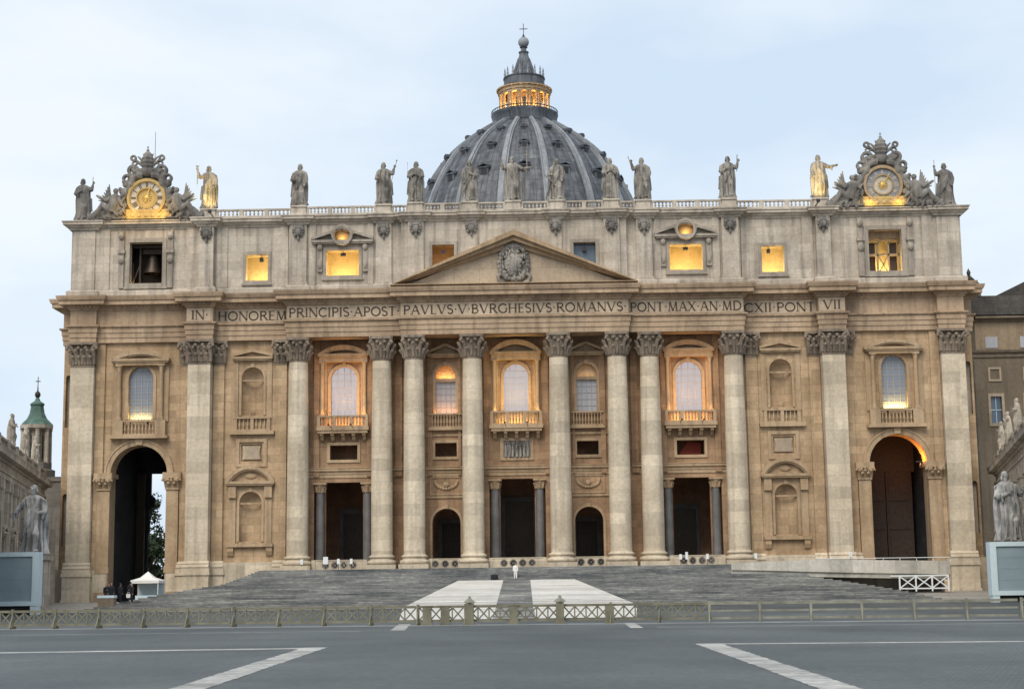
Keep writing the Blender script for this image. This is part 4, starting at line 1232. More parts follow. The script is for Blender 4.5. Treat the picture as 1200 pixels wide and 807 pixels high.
# niches in the bays either side of the portico
for s in SGN:
    yw = 1.0
    n1 = pivot('upper_niche',B); xc = s*31.7
    m = MB(); m.niche(xc,23.2,29.0-1.33,1.33,yw); m.build('hollow','ochre',n1,40)
    m = MB()
    arch_frame(m,xc,23.2,29.0,1.33,0.26,yw-0.12,yw+0.015)
    m.box(xc-1.33,xc+1.33,yw+0.1,yw+0.35,27.3,27.5)
    for q in SGN: m.box(xc+q*2.05-0.3,xc+q*2.05+0.3,yw-0.14,yw+0.015,22.8,29.7)
    m.box(xc-2.3,xc+2.3,yw-0.16,yw+0.015,29.7,29.95)
    tri_pediment(m,xc,2.45,30.25,31.15,yw-0.6,yw+0.015)
    m.build('frame','trim',n1)
    m = MB()
    m.box(xc-2.7,xc+2.7,yw-0.6,yw,20.85,21.3); m.box(xc-2.2,xc+2.2,yw-0.42,yw,22.75,22.95); m.box(xc-2.2,xc+2.2,yw-0.42,yw,21.3,21.45)
    for xx in (-2.0,0,2.0): m.box(xc+xx-0.2,xc+xx+0.2,yw-0.38,yw,21.45,22.75)
    balusters(m,xc-1.75,xc-0.25,yw-0.2,21.45,22.75,0.38,0.12); balusters(m,xc+0.25,xc+1.75,yw-0.2,21.45,22.75,0.38,0.12)
    m.ell((xc,yw+0.3,23.5),(0.35,0.3,0.45),8,6)
    m.build('balustrade','trim',n1)
    n2 = pivot('lower_niche',B); xc = s*31.8
    m = MB(); m.niche(xc,8.1,14.05-1.33,1.33,yw); m.build('hollow','ochre',n2,40)
    m = MB()
    arch_frame(m,xc,8.1,14.05,1.33,0.28,yw-0.12,yw+0.015)
    m.box(xc-1.33,xc+1.33,yw+0.1,yw+0.3,12.55,12.75)
    for q in SGN:
        m.box(xc+q*2.15-0.4,xc+q*2.15+0.4,yw-0.2,yw+0.015,7.9,14.7)
        m.box(xc+q*2.15-0.45,xc+q*2.15+0.45,yw-0.5,yw+0.015,13.3,14.68)
        m.prism_x([(yw,6.3),(yw-0.25,6.5),(yw-0.45,7.0),(yw-0.4,7.5),(yw,7.5)],xc+q*2.3-0.35,xc+q*2.3+0.35)
    m.build('frame','trim',n2)
    m = MB(); seg_pediment(m,xc,2.95,15.25,17.1,yw-0.8,yw+0.015)
    m.ell((xc,yw-0.15,15.9),(0.75,0.18,0.36),10,8)
    m.build('niche_pediment','trim',n2,30)
    m = MB(); m.box(xc-2.75,xc+2.75,yw-0.55,yw,7.5,7.88); m.box(xc-1.33,xc+1.33,yw-0.1,yw+0.7,7.9,8.1); m.build('niche_sill','trim',n2)
    pq = pivot('wall_tablet',B); xc = s*31.75
    m = MB()
    for a,b_,c,d,yy in ((-1.85,1.85,19.95,20.35,0.2),(-1.85,1.85,17.0,17.4,0.2),(-1.85,-1.45,17.4,19.95,0.2),(1.45,1.85,17.4,19.95,0.2)): m.box(xc+a,xc+b_,yw-yy,yw+0.015,c,d)
    m.build('frame','trim',pq)
    m = MB(); m.add([(xc-1.3,yw+0.25,17.6),(xc+1.3,yw+0.25,17.6),(xc+1.3,yw+0.25,19.75),(xc-1.3,yw+0.25,19.75)],[(0,1,2,3)]); m.build('tablet_back','ochre',pq)
    m = MB(); m.prism([(xc-1.1,17.9),(xc+1.1,17.9),(xc+1.0,18.3),(xc+0.95,18.7),(xc+1.0,19.1),(xc+1.1,19.5),(xc-1.1,19.5),(xc-1.0,19.1),(xc-0.95,18.7),(xc-1.0,18.3)],yw-0.02,yw+0.28); m.build('tablet','frieze',pq)

# great side arches
MT['oak'] = paint('aged_oak_gate', (0.052, 0.033, 0.023), 0.6, var=0.3)
for s in SGN:
    ar = pivot('archway',B)
    xc = s*ARCH_C; yw = 1.1; zs = 19.75-ARCH_HW
    m = MB()
    m.arc_band(xc,zs,ARCH_HW,ARCH_HW+0.55,yw-0.22,yw+0.015,0,PI,28)
    m.arc_band(xc,zs,ARCH_HW+0.55,ARCH_HW+0.75,yw-0.32,yw+0.015,0,PI,28)
    m.prism([(xc-0.35,19.8),(xc+0.35,19.8),(xc+0.5,20.5),(xc-0.5,20.5)],yw-0.45,yw)
    m.build('archivolt','trim',ar,30)
    for q in SGN:
        pi_ = MB()
        a,b_ = sorted((xc+q*3.38,xc+q*4.85))
        pi_.box(a,b_,yw-0.45,yw+2.1,1.2,14.4)
        pi_.box(a-0.15,b_+0.15,yw-0.6,yw+0.01,1.0,2.4); pi_.box(a-0.1,b_+0.1,yw-0.55,yw+0.01,4.6,5.3)
        pi_.build('pier','trim',ar)
        pi_ = MB()
        pi_.box(a-0.1,b_+0.1,yw-0.6,yw+0.01,14.4,14.75); capital_flat(pi_,a+0.05,b_-0.05,yw-0.48,14.6,15.9,yw)
        pi_.box(a-0.35,b_+0.35,yw-0.95,yw+2.1,15.9,16.45)
        pi_.build('pier_capital','trim',ar,30)
    # passage
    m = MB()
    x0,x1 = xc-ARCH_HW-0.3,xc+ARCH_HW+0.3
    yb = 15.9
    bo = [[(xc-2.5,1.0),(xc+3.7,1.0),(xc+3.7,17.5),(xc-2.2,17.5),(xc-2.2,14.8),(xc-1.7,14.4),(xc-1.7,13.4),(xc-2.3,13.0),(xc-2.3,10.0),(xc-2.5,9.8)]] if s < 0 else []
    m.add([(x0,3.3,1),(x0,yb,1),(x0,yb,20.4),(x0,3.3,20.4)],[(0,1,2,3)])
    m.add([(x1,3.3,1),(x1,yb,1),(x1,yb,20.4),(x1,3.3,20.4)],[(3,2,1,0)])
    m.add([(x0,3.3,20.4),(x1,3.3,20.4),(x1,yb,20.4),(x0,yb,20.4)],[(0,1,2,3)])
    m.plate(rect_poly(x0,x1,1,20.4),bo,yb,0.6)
    m.build('passage','dark_passage',ar)
    m = MB()
    if s > 0:
        for k in range(2):
            a = xc-3.3+3.3*k
            m.box(a+0.05,a+3.25,9.0,9.2,1.2,15.8)
            for j in range(4): m.box(a+0.35,a+2.95,8.9,9.0,1.8+j*3.5,4.7+j*3.5)
        m.build('gate','oak',ar)
        m = MB(); m.box(xc-3.65,xc+3.65,9.02,9.3,15.82,20.3); m.build('gate_tympanum','oak',ar)
        lamp('arch_lamp',(xc+2.5,2.3,16.8),230,(1.0,0.36,0.06),0.1,parent=ar)
        f = MB(); f.box(xc+2.3,xc+3.0,1.9,2.5,16.46,16.62); f.build('lamp_fixture','bulb',ar)
    else:
        # half-open dark gate leaf and bronze lining
        m.box(xc-3.65,xc-2.6,14.6,14.8,1.2,17.4)
        for j in range(4): m.box(xc-3.5,xc-2.75,14.5,14.6,1.8+j*3.9,5.2+j*3.9)
        m.build('gate','bronze',ar)

# attic windows
def attic_recess(parent,xc,hw,z0,z1,yf,depth=3.0,mat='plaster'):
    m = MB(); m.room(xc-hw-0.5,xc+hw+0.5,yf+1.0,yf+1.0+depth,z0-0.3,z1+0.5); m.build('recess',mat,parent)
def rect_frame(m,xc,hw,z0,z1,yf,t=0.36,p=0.16):
    for a,b_,c,d in ((xc-hw-t,xc+hw+t,z1,z1+t),(xc-hw-t,xc+hw+t,z0-t,z0),(xc-hw-t,xc-hw,z0,z1),(xc+hw,xc+hw+t,z0,z1)):
        m.box(a,b_,yf-p,yf+0.02,c,d)
    m.box(xc-hw-t-0.15,xc+hw+t+0.15,yf-p-0.12,yf+0.02,z0-t-0.2,z0-t)
for s in SGN:
    # plain lit window
    win = pivot('attic_window',B); xc = s*31.3
    m = MB(); rect_frame(m,xc,1.35,39.55,42.8,0.7); m.build('frame','attic_trim',win)
    attic_recess(win,xc,1.35,39.55,42.8,0.7)
    lamp('window_lamp',(xc,2.7,39.75),215,(1.0,0.76,0.34),0.25,parent=win)
    f = MB(); f.box(xc-s*0.45-0.2,xc-s*0.45+0.2,1.05,1.4,42.0,42.5); f.bar((xc-s*0.45,1.2,42.5),(xc-s*0.45,1.2,43.25),0.06); f.build('hanging_fixture','bulb',win)
    # pedimented lit window
    win = pivot('attic_pediment_window',B); xc = s*20.75; yf = -0.1
    m = MB(); rect_frame(m,xc,2.0,39.85,43.0,yf)
    for q in SGN:
        m.box(xc+q*2.75-0.3,xc+q*2.75+0.3,yf-0.3,yf+0.02,40.3,43.9)
        m.ell((xc+q*2.75,yf-0.35,43.3),(0.34,0.3,0.42),8,6); m.ell((xc+q*2.75,yf-0.3,41.2),(0.28,0.25,0.6),8,6)
    m.build('frame','attic_trim',win,30)
    m = MB()
    tri_pediment(m,xc,3.75,44.15,45.75,yf-0.75,yf+0.02)
    m.arc_band(xc,44.75,0.95,1.3,yf-0.95,yf-0.05,0,2*PI,22)
    m.arc_band(xc,44.3,1.2,1.55,yf-0.9,yf,R(20),R(160),14)
    m.build('window_pediment','attic_trim',win,30)
    m = MB(); m.ell((xc,yf-0.2,44.75),(0.96,0.15,0.72),16,8); m.build('oculus','gold_panel',win,60)
    lamp('oculus_lamp',(xc,yf-0.62,44.25),14,ORANGE,0.08,parent=win)
    attic_recess(win,xc,2.0,39.85,43.0,yf)
    lamp('window_lamp',(xc,1.7,40.0),270,(1.0,0.70,0.26),0.25,parent=win)
    f = MB(); f.box(xc-0.3,xc+0.3,0.3,0.6,42.4,42.75); f.bar((xc,0.45,42.7),(xc,0.45,43.45),0.06); f.build('hanging_fixture','bulb',win)
    # half-hidden window above the pediment slope
    win = pivot('attic_window',B); xc = s*8.52; yf = -0.75
    m = MB(); rect_frame(m,xc,1.32,40.6,43.3,yf,0.4); m.build('frame','attic_trim',win)
    attic_recess(win,xc,1.32,40.6,43.3,yf,3.0,'plaster' if s < 0 else 'dark_room')
    if s < 0: lamp('window_lamp',(xc,1.6,40.8),26,ORANGE,0.2,parent=win)
    else:
        m = MB(); m.box(xc-1.32,xc+1.32,0.1,0.14,40.6,43.3); m.build('pane','blue_glass',win)
    f = MB(); f.box(xc-0.25,xc+0.25,-0.45,-0.15,42.3,42.75); f.bar((xc,-0.3,42.7),(xc,-0.3,43.75),0.06); f.build('hanging_fixture','bulb',win)
    # bell chamber
    win = pivot('belfry_opening',B); xc = s*44.93; yf = 0.9
    m = MB(); rect_frame(m,xc,2.0,39.5,44.6,yf,0.5)
    for q in SGN:
        m.box(xc+q*3.0-0.32,xc+q*3.0+0.32,yf-0.3,yf+0.02,38.9,46.1)
        for zc in (45.4,42.4): m.ell((xc+q*3.0,yf-0.35,zc),(0.42,0.34,0.5),10,6)
        m.box(xc+q*3.0-0.45,xc+q*3.0+0.45,yf-0.45,yf+0.02,43.2,43.6)
    m.build('frame','attic_trim',win,30)
    m = MB()
    if s < 0:
        m.room(xc-2.6,xc+2.6,1.9,5.2,39.2,45.6); m.build('recess','bronze',win)
        m = MB(); m.box(xc-2.0,xc-1.85,2.2,2.4,39.5,42.3); m.box(xc-1.2,xc-1.0,2.4,2.6,39.5,44.6); m.box(xc-2.0,xc+2.0,2.2,2.5,44.2,44.5)
        m.bar((xc-2.0,2.3,39.6),(xc-1.1,2.5,42.2),0.14)
        m.build('bell_beam','wood_door',win)
        lamp('belfry_lamp',(xc-1.75,2.15,39.9),9,YELLOW,0.15,parent=win); lamp('belfry_lamp',(xc+1.7,2.2,39.8),6,YELLOW,0.1,parent=win)
    else:
        m.room(xc-2.6,xc+2.6,1.9,4.6,39.2,45.6); m.build('recess','plaster',win)
        m = MB()
        m.box(xc-2.0,xc+2.0,2.0,2.25,41.6,41.85)
        for xx in (-1.95,-0.72,0.62,1.85): m.box(xc+xx-0.1,xc+xx+0.1,2.0,2.25,39.5,43.2)
        m.bar((xc-0.6,2.12,39.5),(xc+0.5,2.12,41.6),0.12); m.bar((xc+0.5,2.12,39.5),(xc-0.6,2.12,41.6),0.12)
        for xx in (-1.35,-0.05,1.25): m.arc_band(xc+xx,43.0,0.5,0.66,2.0,2.25,0,PI,10)
        m.box(xc-2.0,xc+2.0,2.0,2.25,43.7,44.6)
        m.build('timber_frame','trim',win)
        for xx in (-1.35,1.25):
            m = MB(); m.box(xc+xx-0.45,xc+xx+0.45,2.6,3.3,39.5,43.3); m.build('louvre_box','wood_door',win)
        lamp('belfry_lamp',(xc+0.0,2.9,39.8),260,YELLOW,0.15,parent=win)
# bell
bell = thing('bell',(-44.6,3.2,41.1),'large dark bronze bell hanging in the square belfry opening of the attic','bell')
m = MB(); m.lathe(0,0,[(1.15,0),(1.2,0.05),(1.08,0.35),(0.86,0.9),(0.72,1.5),(0.66,2.0),(0.5,2.3),(0.2,2.42),(0.0,2.44)],24,False); m.lathe(0,0,[(1.0,0.0),(0.7,1.0),(0.5,2.0),(0,2.2)],20,False)
m.build('body','bronze',bell,40)
m = MB(); m.tube([(0,0,2.0),(0,0,0.2)],[0.06,0.08],8); m.ell((0,0,0.05),(0.2,0.2,0.22),10,8); m.build('clapper','iron',bell,40)
m = MB(); m.box(-1.3,1.3,-0.3,0.3,2.45,3.1); m.build('headstock','wood_door',bell)

# balustrade on the attic with solid dies under the statues
DIES = [0.0,5.3,11.85,15.75,26.1,37.3]
bal = pivot('roof_balustrade',B)
m = MB()
zb0, zb1 = 47.37, 48.45
def bal_y(x):
    x = abs(x)
    return -0.75 if x < 13.6 else -0.1 if x < 27.3 else 0.6
segs = sorted(set([-d for d in DIES]+DIES))
for a,b_ in zip(segs,segs[1:]):
    y = bal_y((a+b_)/2)
    m.box(a+0.9,b_-0.9,y-0.2,y+0.2,zb1-0.2,zb1); m.box(a+0.9,b_-0.9,y-0.24,y+0.24,zb0,zb0+0.22)
    n = max(1,int((b_-a)/3.2))
    for k in range(n+1):
        x = a+0.95+(b_-a-1.9)*k/n
        m.box(x-0.26,x+0.26,y-0.19,y+0.19,zb0+0.22,zb1-0.2)
    for k in range(n):
        x0 = a+0.95+(b_-a-1.9)*k/n+0.3; x1 = a+0.95+(b_-a-1.9)*(k+1)/n-0.3
        balusters(m,x0,x1,y,zb0+0.22,zb1-0.2,0.42,0.13)
m.build('balusters','attic',bal)
for x in segs:
    m = MB()
    y = bal_y(x) if abs(x) > 1 else -0.75
    m.box(x-1.0,x+1.0,y-0.55,y+0.9,zb0,zb0+0.25); m.box(x-0.88,x+0.88,y-0.42,y+0.8,zb0+0.25,zb1-0.1); m.box(x-1.0,x+1.0,y-0.55,y+0.9,zb1-0.1,zb1+0.1)
    m.build('statue_die','attic',bal)
# ------------------------------------------------------------------ clocks over the end bays
def make_clock(s):
    xc = s*44.9; yf = 0.55; zc = 50.05
    ck = pivot('clock',B,(xc,yf,0))
    m = MB()
    m.box(-3.35,3.35,-0.25,1.3,47.36,48.25)
    pol = [(-3.2,48.25),(3.2,48.25),(2.95,49.2),(2.6,50.6),(2.1,51.9),(1.2,52.8),(0.5,53.2),(-0.5,53.2),(-1.2,52.8),(-2.1,51.9),(-2.6,50.6),(-2.95,49.2)]
    m.prism(pol,-0.05,1.2)
    m.build('clock_case','weathered',ck)
    m = MB(); m.box(-3.1,3.1,-0.42,-0.22,47.42,48.2)
    m.box(-2.9,2.9,-0.32,-0.05,48.25,48.6)
    for k in range(7): m.ell((-2.4+0.8*k,-0.42,47.8),(0.3,0.1,0.22),8,6)
    m.build('gilded_plinth','gold_panel',ck,40)
    m = MB(); m.arc_band(0,zc,2.05,2.4,-0.45,0.0,0,2*PI,40); m.arc_band(0,zc,1.15,1.3,-0.32,0.0,0,2*PI,32)
    m.build('dial_rim','trim' if s > 0 else 'gold_panel',ck)
    m = MB(); m.arc_band(0,zc,1.2,2.08,-0.16,0.0,0,2*PI,40); m.build('dial','dial' if s < 0 else 'bluegrey',ck)
    m = MB(); m.arc_band(0,zc,0.0,1.18,-0.12,0.0,0,2*PI,32); m.build('dial_centre','gold_panel' if s < 0 else 'dial',ck)
    m = MB()
    for k in range(12):
        a = PI/2-2*PI*k/12
        n = (2,1,2,3,2,1,2,3,4,2,1,2)[k]
        for j in range(n):
            o = (j-(n-1)/2)*0.17
            p = Vector((1.36*math.cos(a)-o*math.sin(a),0,1.36*math.sin(a)+o*math.cos(a)))
            q = Vector((1.92*math.cos(a)-o*math.sin(a),0,1.92*math.sin(a)+o*math.cos(a)))
            m.bar((p.x,-0.18,zc+p.z),(q.x,-0.18,zc+q.z),0.085,0.05)
    m.build('numerals','letter' if s < 0 else 'dial',ck)
    m = MB()
    a = R(58) if s > 0 else R(75)
    m.bar((-0.5*math.cos(a),-0.24,zc-0.5*math.sin(a)),(1.5*math.cos(a),-0.24,zc+1.5*math.sin(a)),0.16,0.05)
    for k in range(12):
        b_ = 2*PI*k/12
        m.bar((0,-0.22,zc),(0.62*math.cos(b_),-0.22,zc+0.62*math.sin(b_)),0.10,0.04)
    m.ell((0,-0.24,zc),(0.3,0.06,0.3),12,8)
    m.build('hand','gold',ck)
    # scroll-work surround, keys and tiara
    m = MB(); rnd = random.Random(11+s)
    for q in SGN:
        pts = []
        for k in range(14):
            t = k/13; a = R(-25+ (q<0)*0)+t*R(105)
            rr = 2.75+0.25*math.sin(t*9)
            pts.append((q*rr*math.cos(a),-0.15,zc+rr*math.sin(a)))
        m.tube(pts,[0.42+0.1*math.sin(k*1.7) for k in range(14)],8)
        for (x,z,r_) in ((3.1,48.9,0.55),(3.35,49.9,0.45),(2.95,50.9,0.5),(2.55,51.8,0.5),(1.9,52.5,0.55),(1.2,53.0,0.5)):
            m.ell((q*x,-0.1,z),(r_,0.4,r_*0.9),10,8)
            m.ell((q*(x+0.3),-0.25,z+0.3),(r_*0.5,0.3,r_*0.5),8,6)
        # ring volutes beside the crest
        m.arc_band(q*1.75,53.55,0.38,0.75,-0.3,0.35,0,2*PI,16)
        m.arc_band(q*2.55,52.55,0.25,0.55,-0.3,0.3,0,2*PI,14)
        # crossed keys
        m.tube([(-q*0.6,-0.1,53.0),(q*1.5,-0.1,54.9)],0.17,7)
        m.arc_band(q*1.75,55.1,0.15,0.42,-0.25,0.05,0,2*PI,12)
        m.bar((q*1.1,-0.1,54.55),(q*1.55,-0.1,54.15),0.22); m.bar((q*1.4,-0.1,54.85),(q*1.95,-0.1,54.4),0.2)
        for k in range(5): m.ell((q*(0.5+0.3*k),0,53.4+0.25*rnd.random()),(0.35,0.4,0.35),8,6)
        for a_ in (25,50,72):
            m.tube([(q*0.5*math.cos(R(a_)),0.1,54.1+0.5*math.sin(R(a_))),(q*2.0*math.cos(R(a_)),0.15,54.1+1.7*math.sin(R(a_)))],[0.3,0.08],6)
    m.ell((0,-0.2,53.4),(0.75,0.5,0.7),12,8)
    m.lathe(0,-0.05,[(0.62,53.8),(0.78,54.1),(0.68,54.2),(0.8,54.5),(0.82,54.6),(0.68,54.75),(0.72,55.1),(0.56,55.3),(0.5,55.6),(0.3,55.85),(0.0,55.95)],14)
    m.ell((0,-0.05,56.05),(0.2,0.2,0.22),8,6); m.box(-0.05,0.05,-0.1,0.0,56.2,56.7); m.box(-0.16,0.16,-0.1,0.0,56.42,56.52)
    remeshed(m,'scroll_crest','weathered',ck,0.055,smooth_it=0)
    # a winged figure in heavy drapery reclines against each side of the case
    for q in SGN:
        m = MB(); rnd = random.Random(40+q+3*s)
        def top(x): return 47.5+3.3*max(0,(7.0-x)/4.4)**1.15
        m.tube([(q*6.9,0.1,47.55),(q*5.4,0.1,47.7),(q*4.2,0.1,48.2),(q*3.2,0.1,48.9)],[0.3,0.55,0.8,0.9],10)
        for k in range(150):
            x = rnd.uniform(2.6,6.9); zt_ = top(x); z = rnd.uniform(47.5,max(47.6,zt_-0.2))
            a_ = rnd.uniform(-0.9,0.9)
            m.ell((q*x,rnd.uniform(-0.75,-0.1),z),(rnd.uniform(0.12,0.26),0.3,rnd.uniform(0.3,0.75)),8,6,rot=(0,a_,0))
        # torso leaning on the case, head, arm reaching out, bent knees
        m.tube([(q*4.3,-0.5,48.3),(q*3.9,-0.55,49.3),(q*3.75,-0.5,50.2),(q*3.75,-0.5,50.5)],[0.72,0.66,0.6,0.3],10)
        m.ell((q*3.7,-0.6,50.8),(0.29,0.32,0.36),10,8); m.ell((q*3.73,-0.48,50.92),(0.36,0.36,0.34),8,6)
        m.tube([(q*4.1,-0.6,50.1),(q*4.8,-0.85,49.6),(q*5.5,-0.9,50.0),(q*6.0,-0.9,50.3)],[0.33,0.28,0.22,0.12],8)
        m.tube([(q*3.5,-0.6,50.1),(q*2.9,-0.8,49.5),(q*2.5,-0.7,50.1)],[0.24,0.18,0.12],8)
        m.tube([(q*4.3,-0.6,48.3),(q*5.3,-0.9,49.0),(q*5.9,-0.8,48.0),(q*6.2,-0.8,47.6)],[0.55,0.48,0.36,0.2],9)
        m.tube([(q*4.4,-0.3,48.1),(q*5.8,-0.5,48.4),(q*6.8,-0.4,47.7)],[0.55,0.45,0.28],9)
        for k in range(7):
            m.tube([(q*4.2,0.1,49.9-0.1*k),(q*(4.7+0.06*k),0.2,50.6-0.15*k),(q*(4.75+0.22*k),0.2,52.0-0.34*k)],[0.26,0.24,0.07],6,0.5)
        m.box(*sorted((q*2.4,q*7.2)),-0.7,0.6,47.36,47.62)
        remeshed(m,'angel','weathered',ck,0.055,smooth_it=0)
    if s < 0:
        for q in SGN: lamp('dial_lamp',(q*1.9,-1.9,48.0),85,(1.0,0.62,0.16),0.25,parent=ck)
    else:
        for q in SGN: lamp('dial_lamp',(q*1.7,-1.0,47.75),26,(1.0,0.66,0.18),0.15,parent=ck)
    return ck
for s in SGN: make_clock(s)
m = MB()
for x in (-44.5,): m.tube([(x,2.5,47),(x,2.5,59.0)],[0.06,0.025],6)
m.build('lightning_rod','iron',B)

# ------------------------------------------------------------------ dome
DY = 175.0
dome = pivot('dome',B,(0,DY,0))
prof = [(26.6,80.0),(26.4,84.0),(25.7,87.5),(24.6,90.6),(23.2,93.6),(21.5,96.8),(19.5,99.8),(17.2,102.6),(14.7,105.0),(12.0,107.0),(9.8,108.5),(7.6,109.9)]
def smooth_prof(p, k=3):
    o = []
    for i in range(len(p)-1):
        p0 = p[max(0,i-1)]; p1 = p[i]; p2 = p[i+1]; p3 = p[min(len(p)-1,i+2)]
        for j in range(k):
            t = j/k
            o.append(tuple(0.5*((2*b)+(-a+c)*t+(2*a-5*b+4*c-d)*t*t+(-a+3*b-3*c+d)*t**3) for a,b,c,d in zip(p0,p1,p2,p3)))
    o.append(p[-1]); return o
dp = smooth_prof(prof)
m = MB(); m.lathe(0,0,dp,96,False); m.build('shell','dome',dome,60)
def dome_r(z):
    for (r0,z0),(r1,z1) in zip(dp,dp[1:]):
        if z0 <= z <= z1: return r0+(r1-r0)*(z-z0)/(z1-z0)
    return dp[-1][0]
rbm = MB()
for wd,hh in ((0.85,0.4),(0.45,0.75)):
    o = []; fs = []
    for r,z in dp:
        wz = wd*(0.45+0.55*r/26)
        o += [(-wz,-r+0.3,z-0.1),(-wz,-r-hh*0.9,z+hh*0.35),(wz,-r-hh*0.9,z+hh*0.35),(wz,-r+0.3,z-0.1)]
    for i in range(len(dp)-1):
        for k in range(3): fs.append((i*4+k,i*4+k+1,(i+1)*4+k+1,(i+1)*4+k))
    rbm.add(o,fs)
rib0 = rbm.build('rib','rib',dome)
fix_normals(rib0)
rib0.rotation_euler = (0,0,R(11.25))
for k in range(1,16):
    c = rib0.copy(); col.objects.link(c); c.parent = dome; c.rotation_euler = (0,0,R(11.25+22.5*k))
def dormer(w_,h_,z):
    m = MB(); r = dome_r(z)
    m.box(-w_/2,w_/2,-r-0.15,-r+2.0,z-h_/2,z+h_/2)
    tri_pediment(m,0,w_/2+0.3,z+h_/2+0.28,z+h_/2+0.28+w_*0.42,-r-0.4,-r+2.2)
    m.box(-w_/2-0.25,w_/2+0.25,-r-0.35,-r+1.2,z-h_/2-0.25,z-h_/2)
    for s in SGN: m.ell((s*(w_/2+0.2),-r-0.1,z-h_/2+0.3),(0.28,0.3,0.5),8,6)
    d = m.build('dormer','lead',dome)
    m = MB(); m.box(-w_*0.3,w_*0.3,-r-0.22,-r-0.1,z-h_*0.36,z+h_*0.38); return d,m
for w_,h_,z in ((2.2,2.4,93.2),(1.6,1.6,99.9),(1.0,1.0,105.3)):
    d,mm = dormer(w_,h_,z)
    p = mm.build('dormer_pane','iron',dome)
    for k in range(1,16):
        for ob in (d,p):
            c = ob.copy(); col.objects.link(c); c.parent = dome; c.rotation_euler = (0,0,R(22.5*k))
# drum below, mostly hidden by the facade
m = MB()
m.lathe(0,0,[(29,44),(29,56),(27.4,56.2),(27.0,60),(27.0,74),(28.6,74.2),(28.6,75.6),(27.2,75.8),(27.2,79),(27.6,79.2),(27.6,80.2),(26.4,80.4)],64,False)
for k in range(16):
    a = R(11.25+22.5*k); c,q = math.cos(a),math.sin(a)
    for off in (-1.3,1.3):
        m.lathe(29.5*c-off*q,29.5*q+off*c,[(1.0,60),(0.85,73)],12,False)
    m.lathe(28.6*c,28.6*q,[(2.6,56.2),(2.6,60)],12); m.lathe(28.6*c,28.6*q,[(2.7,73),(2.7,75.5)],12)
m.build('drum','attic',dome,40)
# lantern
lan = pivot('lantern',B,(0,DY,0))
m = MB()
m.lathe(0,0,[(7.3,109.2),(7.9,109.9),(7.9,110.4),(7.6,110.5),(7.65,111.8),(7.9,112.4),(7.9,112.7),(7.5,112.95),(7.4,112.4),(3.0,112.4)],48,False)
m.build('platform','lead',lan,40)
m = MB(); m.lathe(0,0,[(7.7,113.25),(7.85,113.3),(7.85,113.42),(7.7,113.45)],48,False)
for k in range(60):
    a = 2*PI*k/60; m.bar((7.75*math.cos(a),7.75*math.sin(a),112.3),(7.75*math.cos(a),7.75*math.sin(a),113.3),0.1)
m.build('platform_railing','iron',lan)
m = MB(); m.lathe(0,0,[(4.1,112.4),(4.1,117.7)],48,False); m.build('lantern_core','trim',lan,40)
for k in range(16):
    a = R(11.25+22.5*k); c,q = math.cos(a),math.sin(a)
    m = MB()
    for rr,off in ((5.75,0.33),(5.75,-0.33)):
        x,y = rr*c-off*q, rr*q+off*c
        m.lathe(x,y,[(0.34,112.4),(0.34,112.75),(0.26,112.9),(0.22,116.7),(0.36,117.1)],8,False)
    m.bar((4.2*c,4.2*q,114.9),(5.3*c,5.3*q,114.9),0.5,0.5*0+4.9) if False else None
    m.build('lantern_column','trim',lan,35)
    a2 = R(22.5*k); c2,q2 = math.cos(a2),math.sin(a2)
    m = MB()
    o = []
    for t in range(9):
        pass
    z0,z1,hw = 112.9,116.2,0.42
    pol = arch_poly(0,z0,z1,hw,6)
    m.add([(4.14*c2-x*q2,4.14*q2+x*c2,z) for x,z in pol],[tuple(range(len(pol)))]); m.build('lantern_window','dark_glass',lan)
m = MB()
m.lathe(0,0,[(5.2,117.1),(6.05,117.12),(6.05,117.6),(6.25,117.7),(6.25,118.3),(6.6,118.5),(6.6,118.75),(5.2,118.9),(4.9,119.0)],48,False)
m.build('lantern_cornice','trim',lan,40)
m = MB()
m.lathe(0,0,[(5.0,118.95),(4.9,119.0),(4.75,121.3),(4.95,121.4),(4.95,121.65),(4.2,121.7),(2.9,121.9),(2.5,122.7),(1.95,124.2),(1.45,126.0),(1.0,127.9),(1.2,128.0),(1.2,128.25),(0.7,128.35),(0.62,129.2),(0.95,129.35),(0.5,129.5)],32,False)
for k in range(16):
    a = R(11.25+22.5*k); c,q = math.cos(a),math.sin(a)
    m.tube([(3.7*c,3.7*q,121.7),(3.0*c,3.0*q,122.4),(2.4*c,2.4*q,123.2),(1.35*c,1.35*q,126.6)],[0.34,0.25,0.2,0.13],6)
    m.ell((3.2*c,3.2*q,122.2),(0.3,0.3,0.5),8,6)
m.build('spire','lead',lan,50)
for k in range(16):
    a = R(11.25+22.5*k); c,q = math.cos(a),math.sin(a)
    m = MB(); m.lathe(4.6*c,4.6*q,[(0.34,121.65),(0.2,122.0),(0.3,122.5),(0.12,122.8),(0.22,123.1),(0.05,124.0)],8,False)
    m.build('candelabrum','rib',lan,50)
m = MB(); m.ell((0,0,130.65),(1.3,1.3,1.3),20,14); m.build('orb','rib',lan,80)
m = MB(); m.lathe(0,0,[(0.5,131.8),(0.28,132.2),(0.16,132.6)],10,False); m.box(-0.08,0.08,-0.08,0.08,132.4,135.3); m.box(-0.95,0.95,-0.075,0.075,133.9,134.06)
m.build('cross','iron',lan)
for k in range(16):
    a = R(22.5*k+90)
    if math.sin(a) < 0.3:
        c,q = math.cos(a),math.sin(a)
        lamp('lantern_lamp',(4.95*c,4.95*q,112.75),620,(1.0,0.60,0.18),0.15,parent=lan)
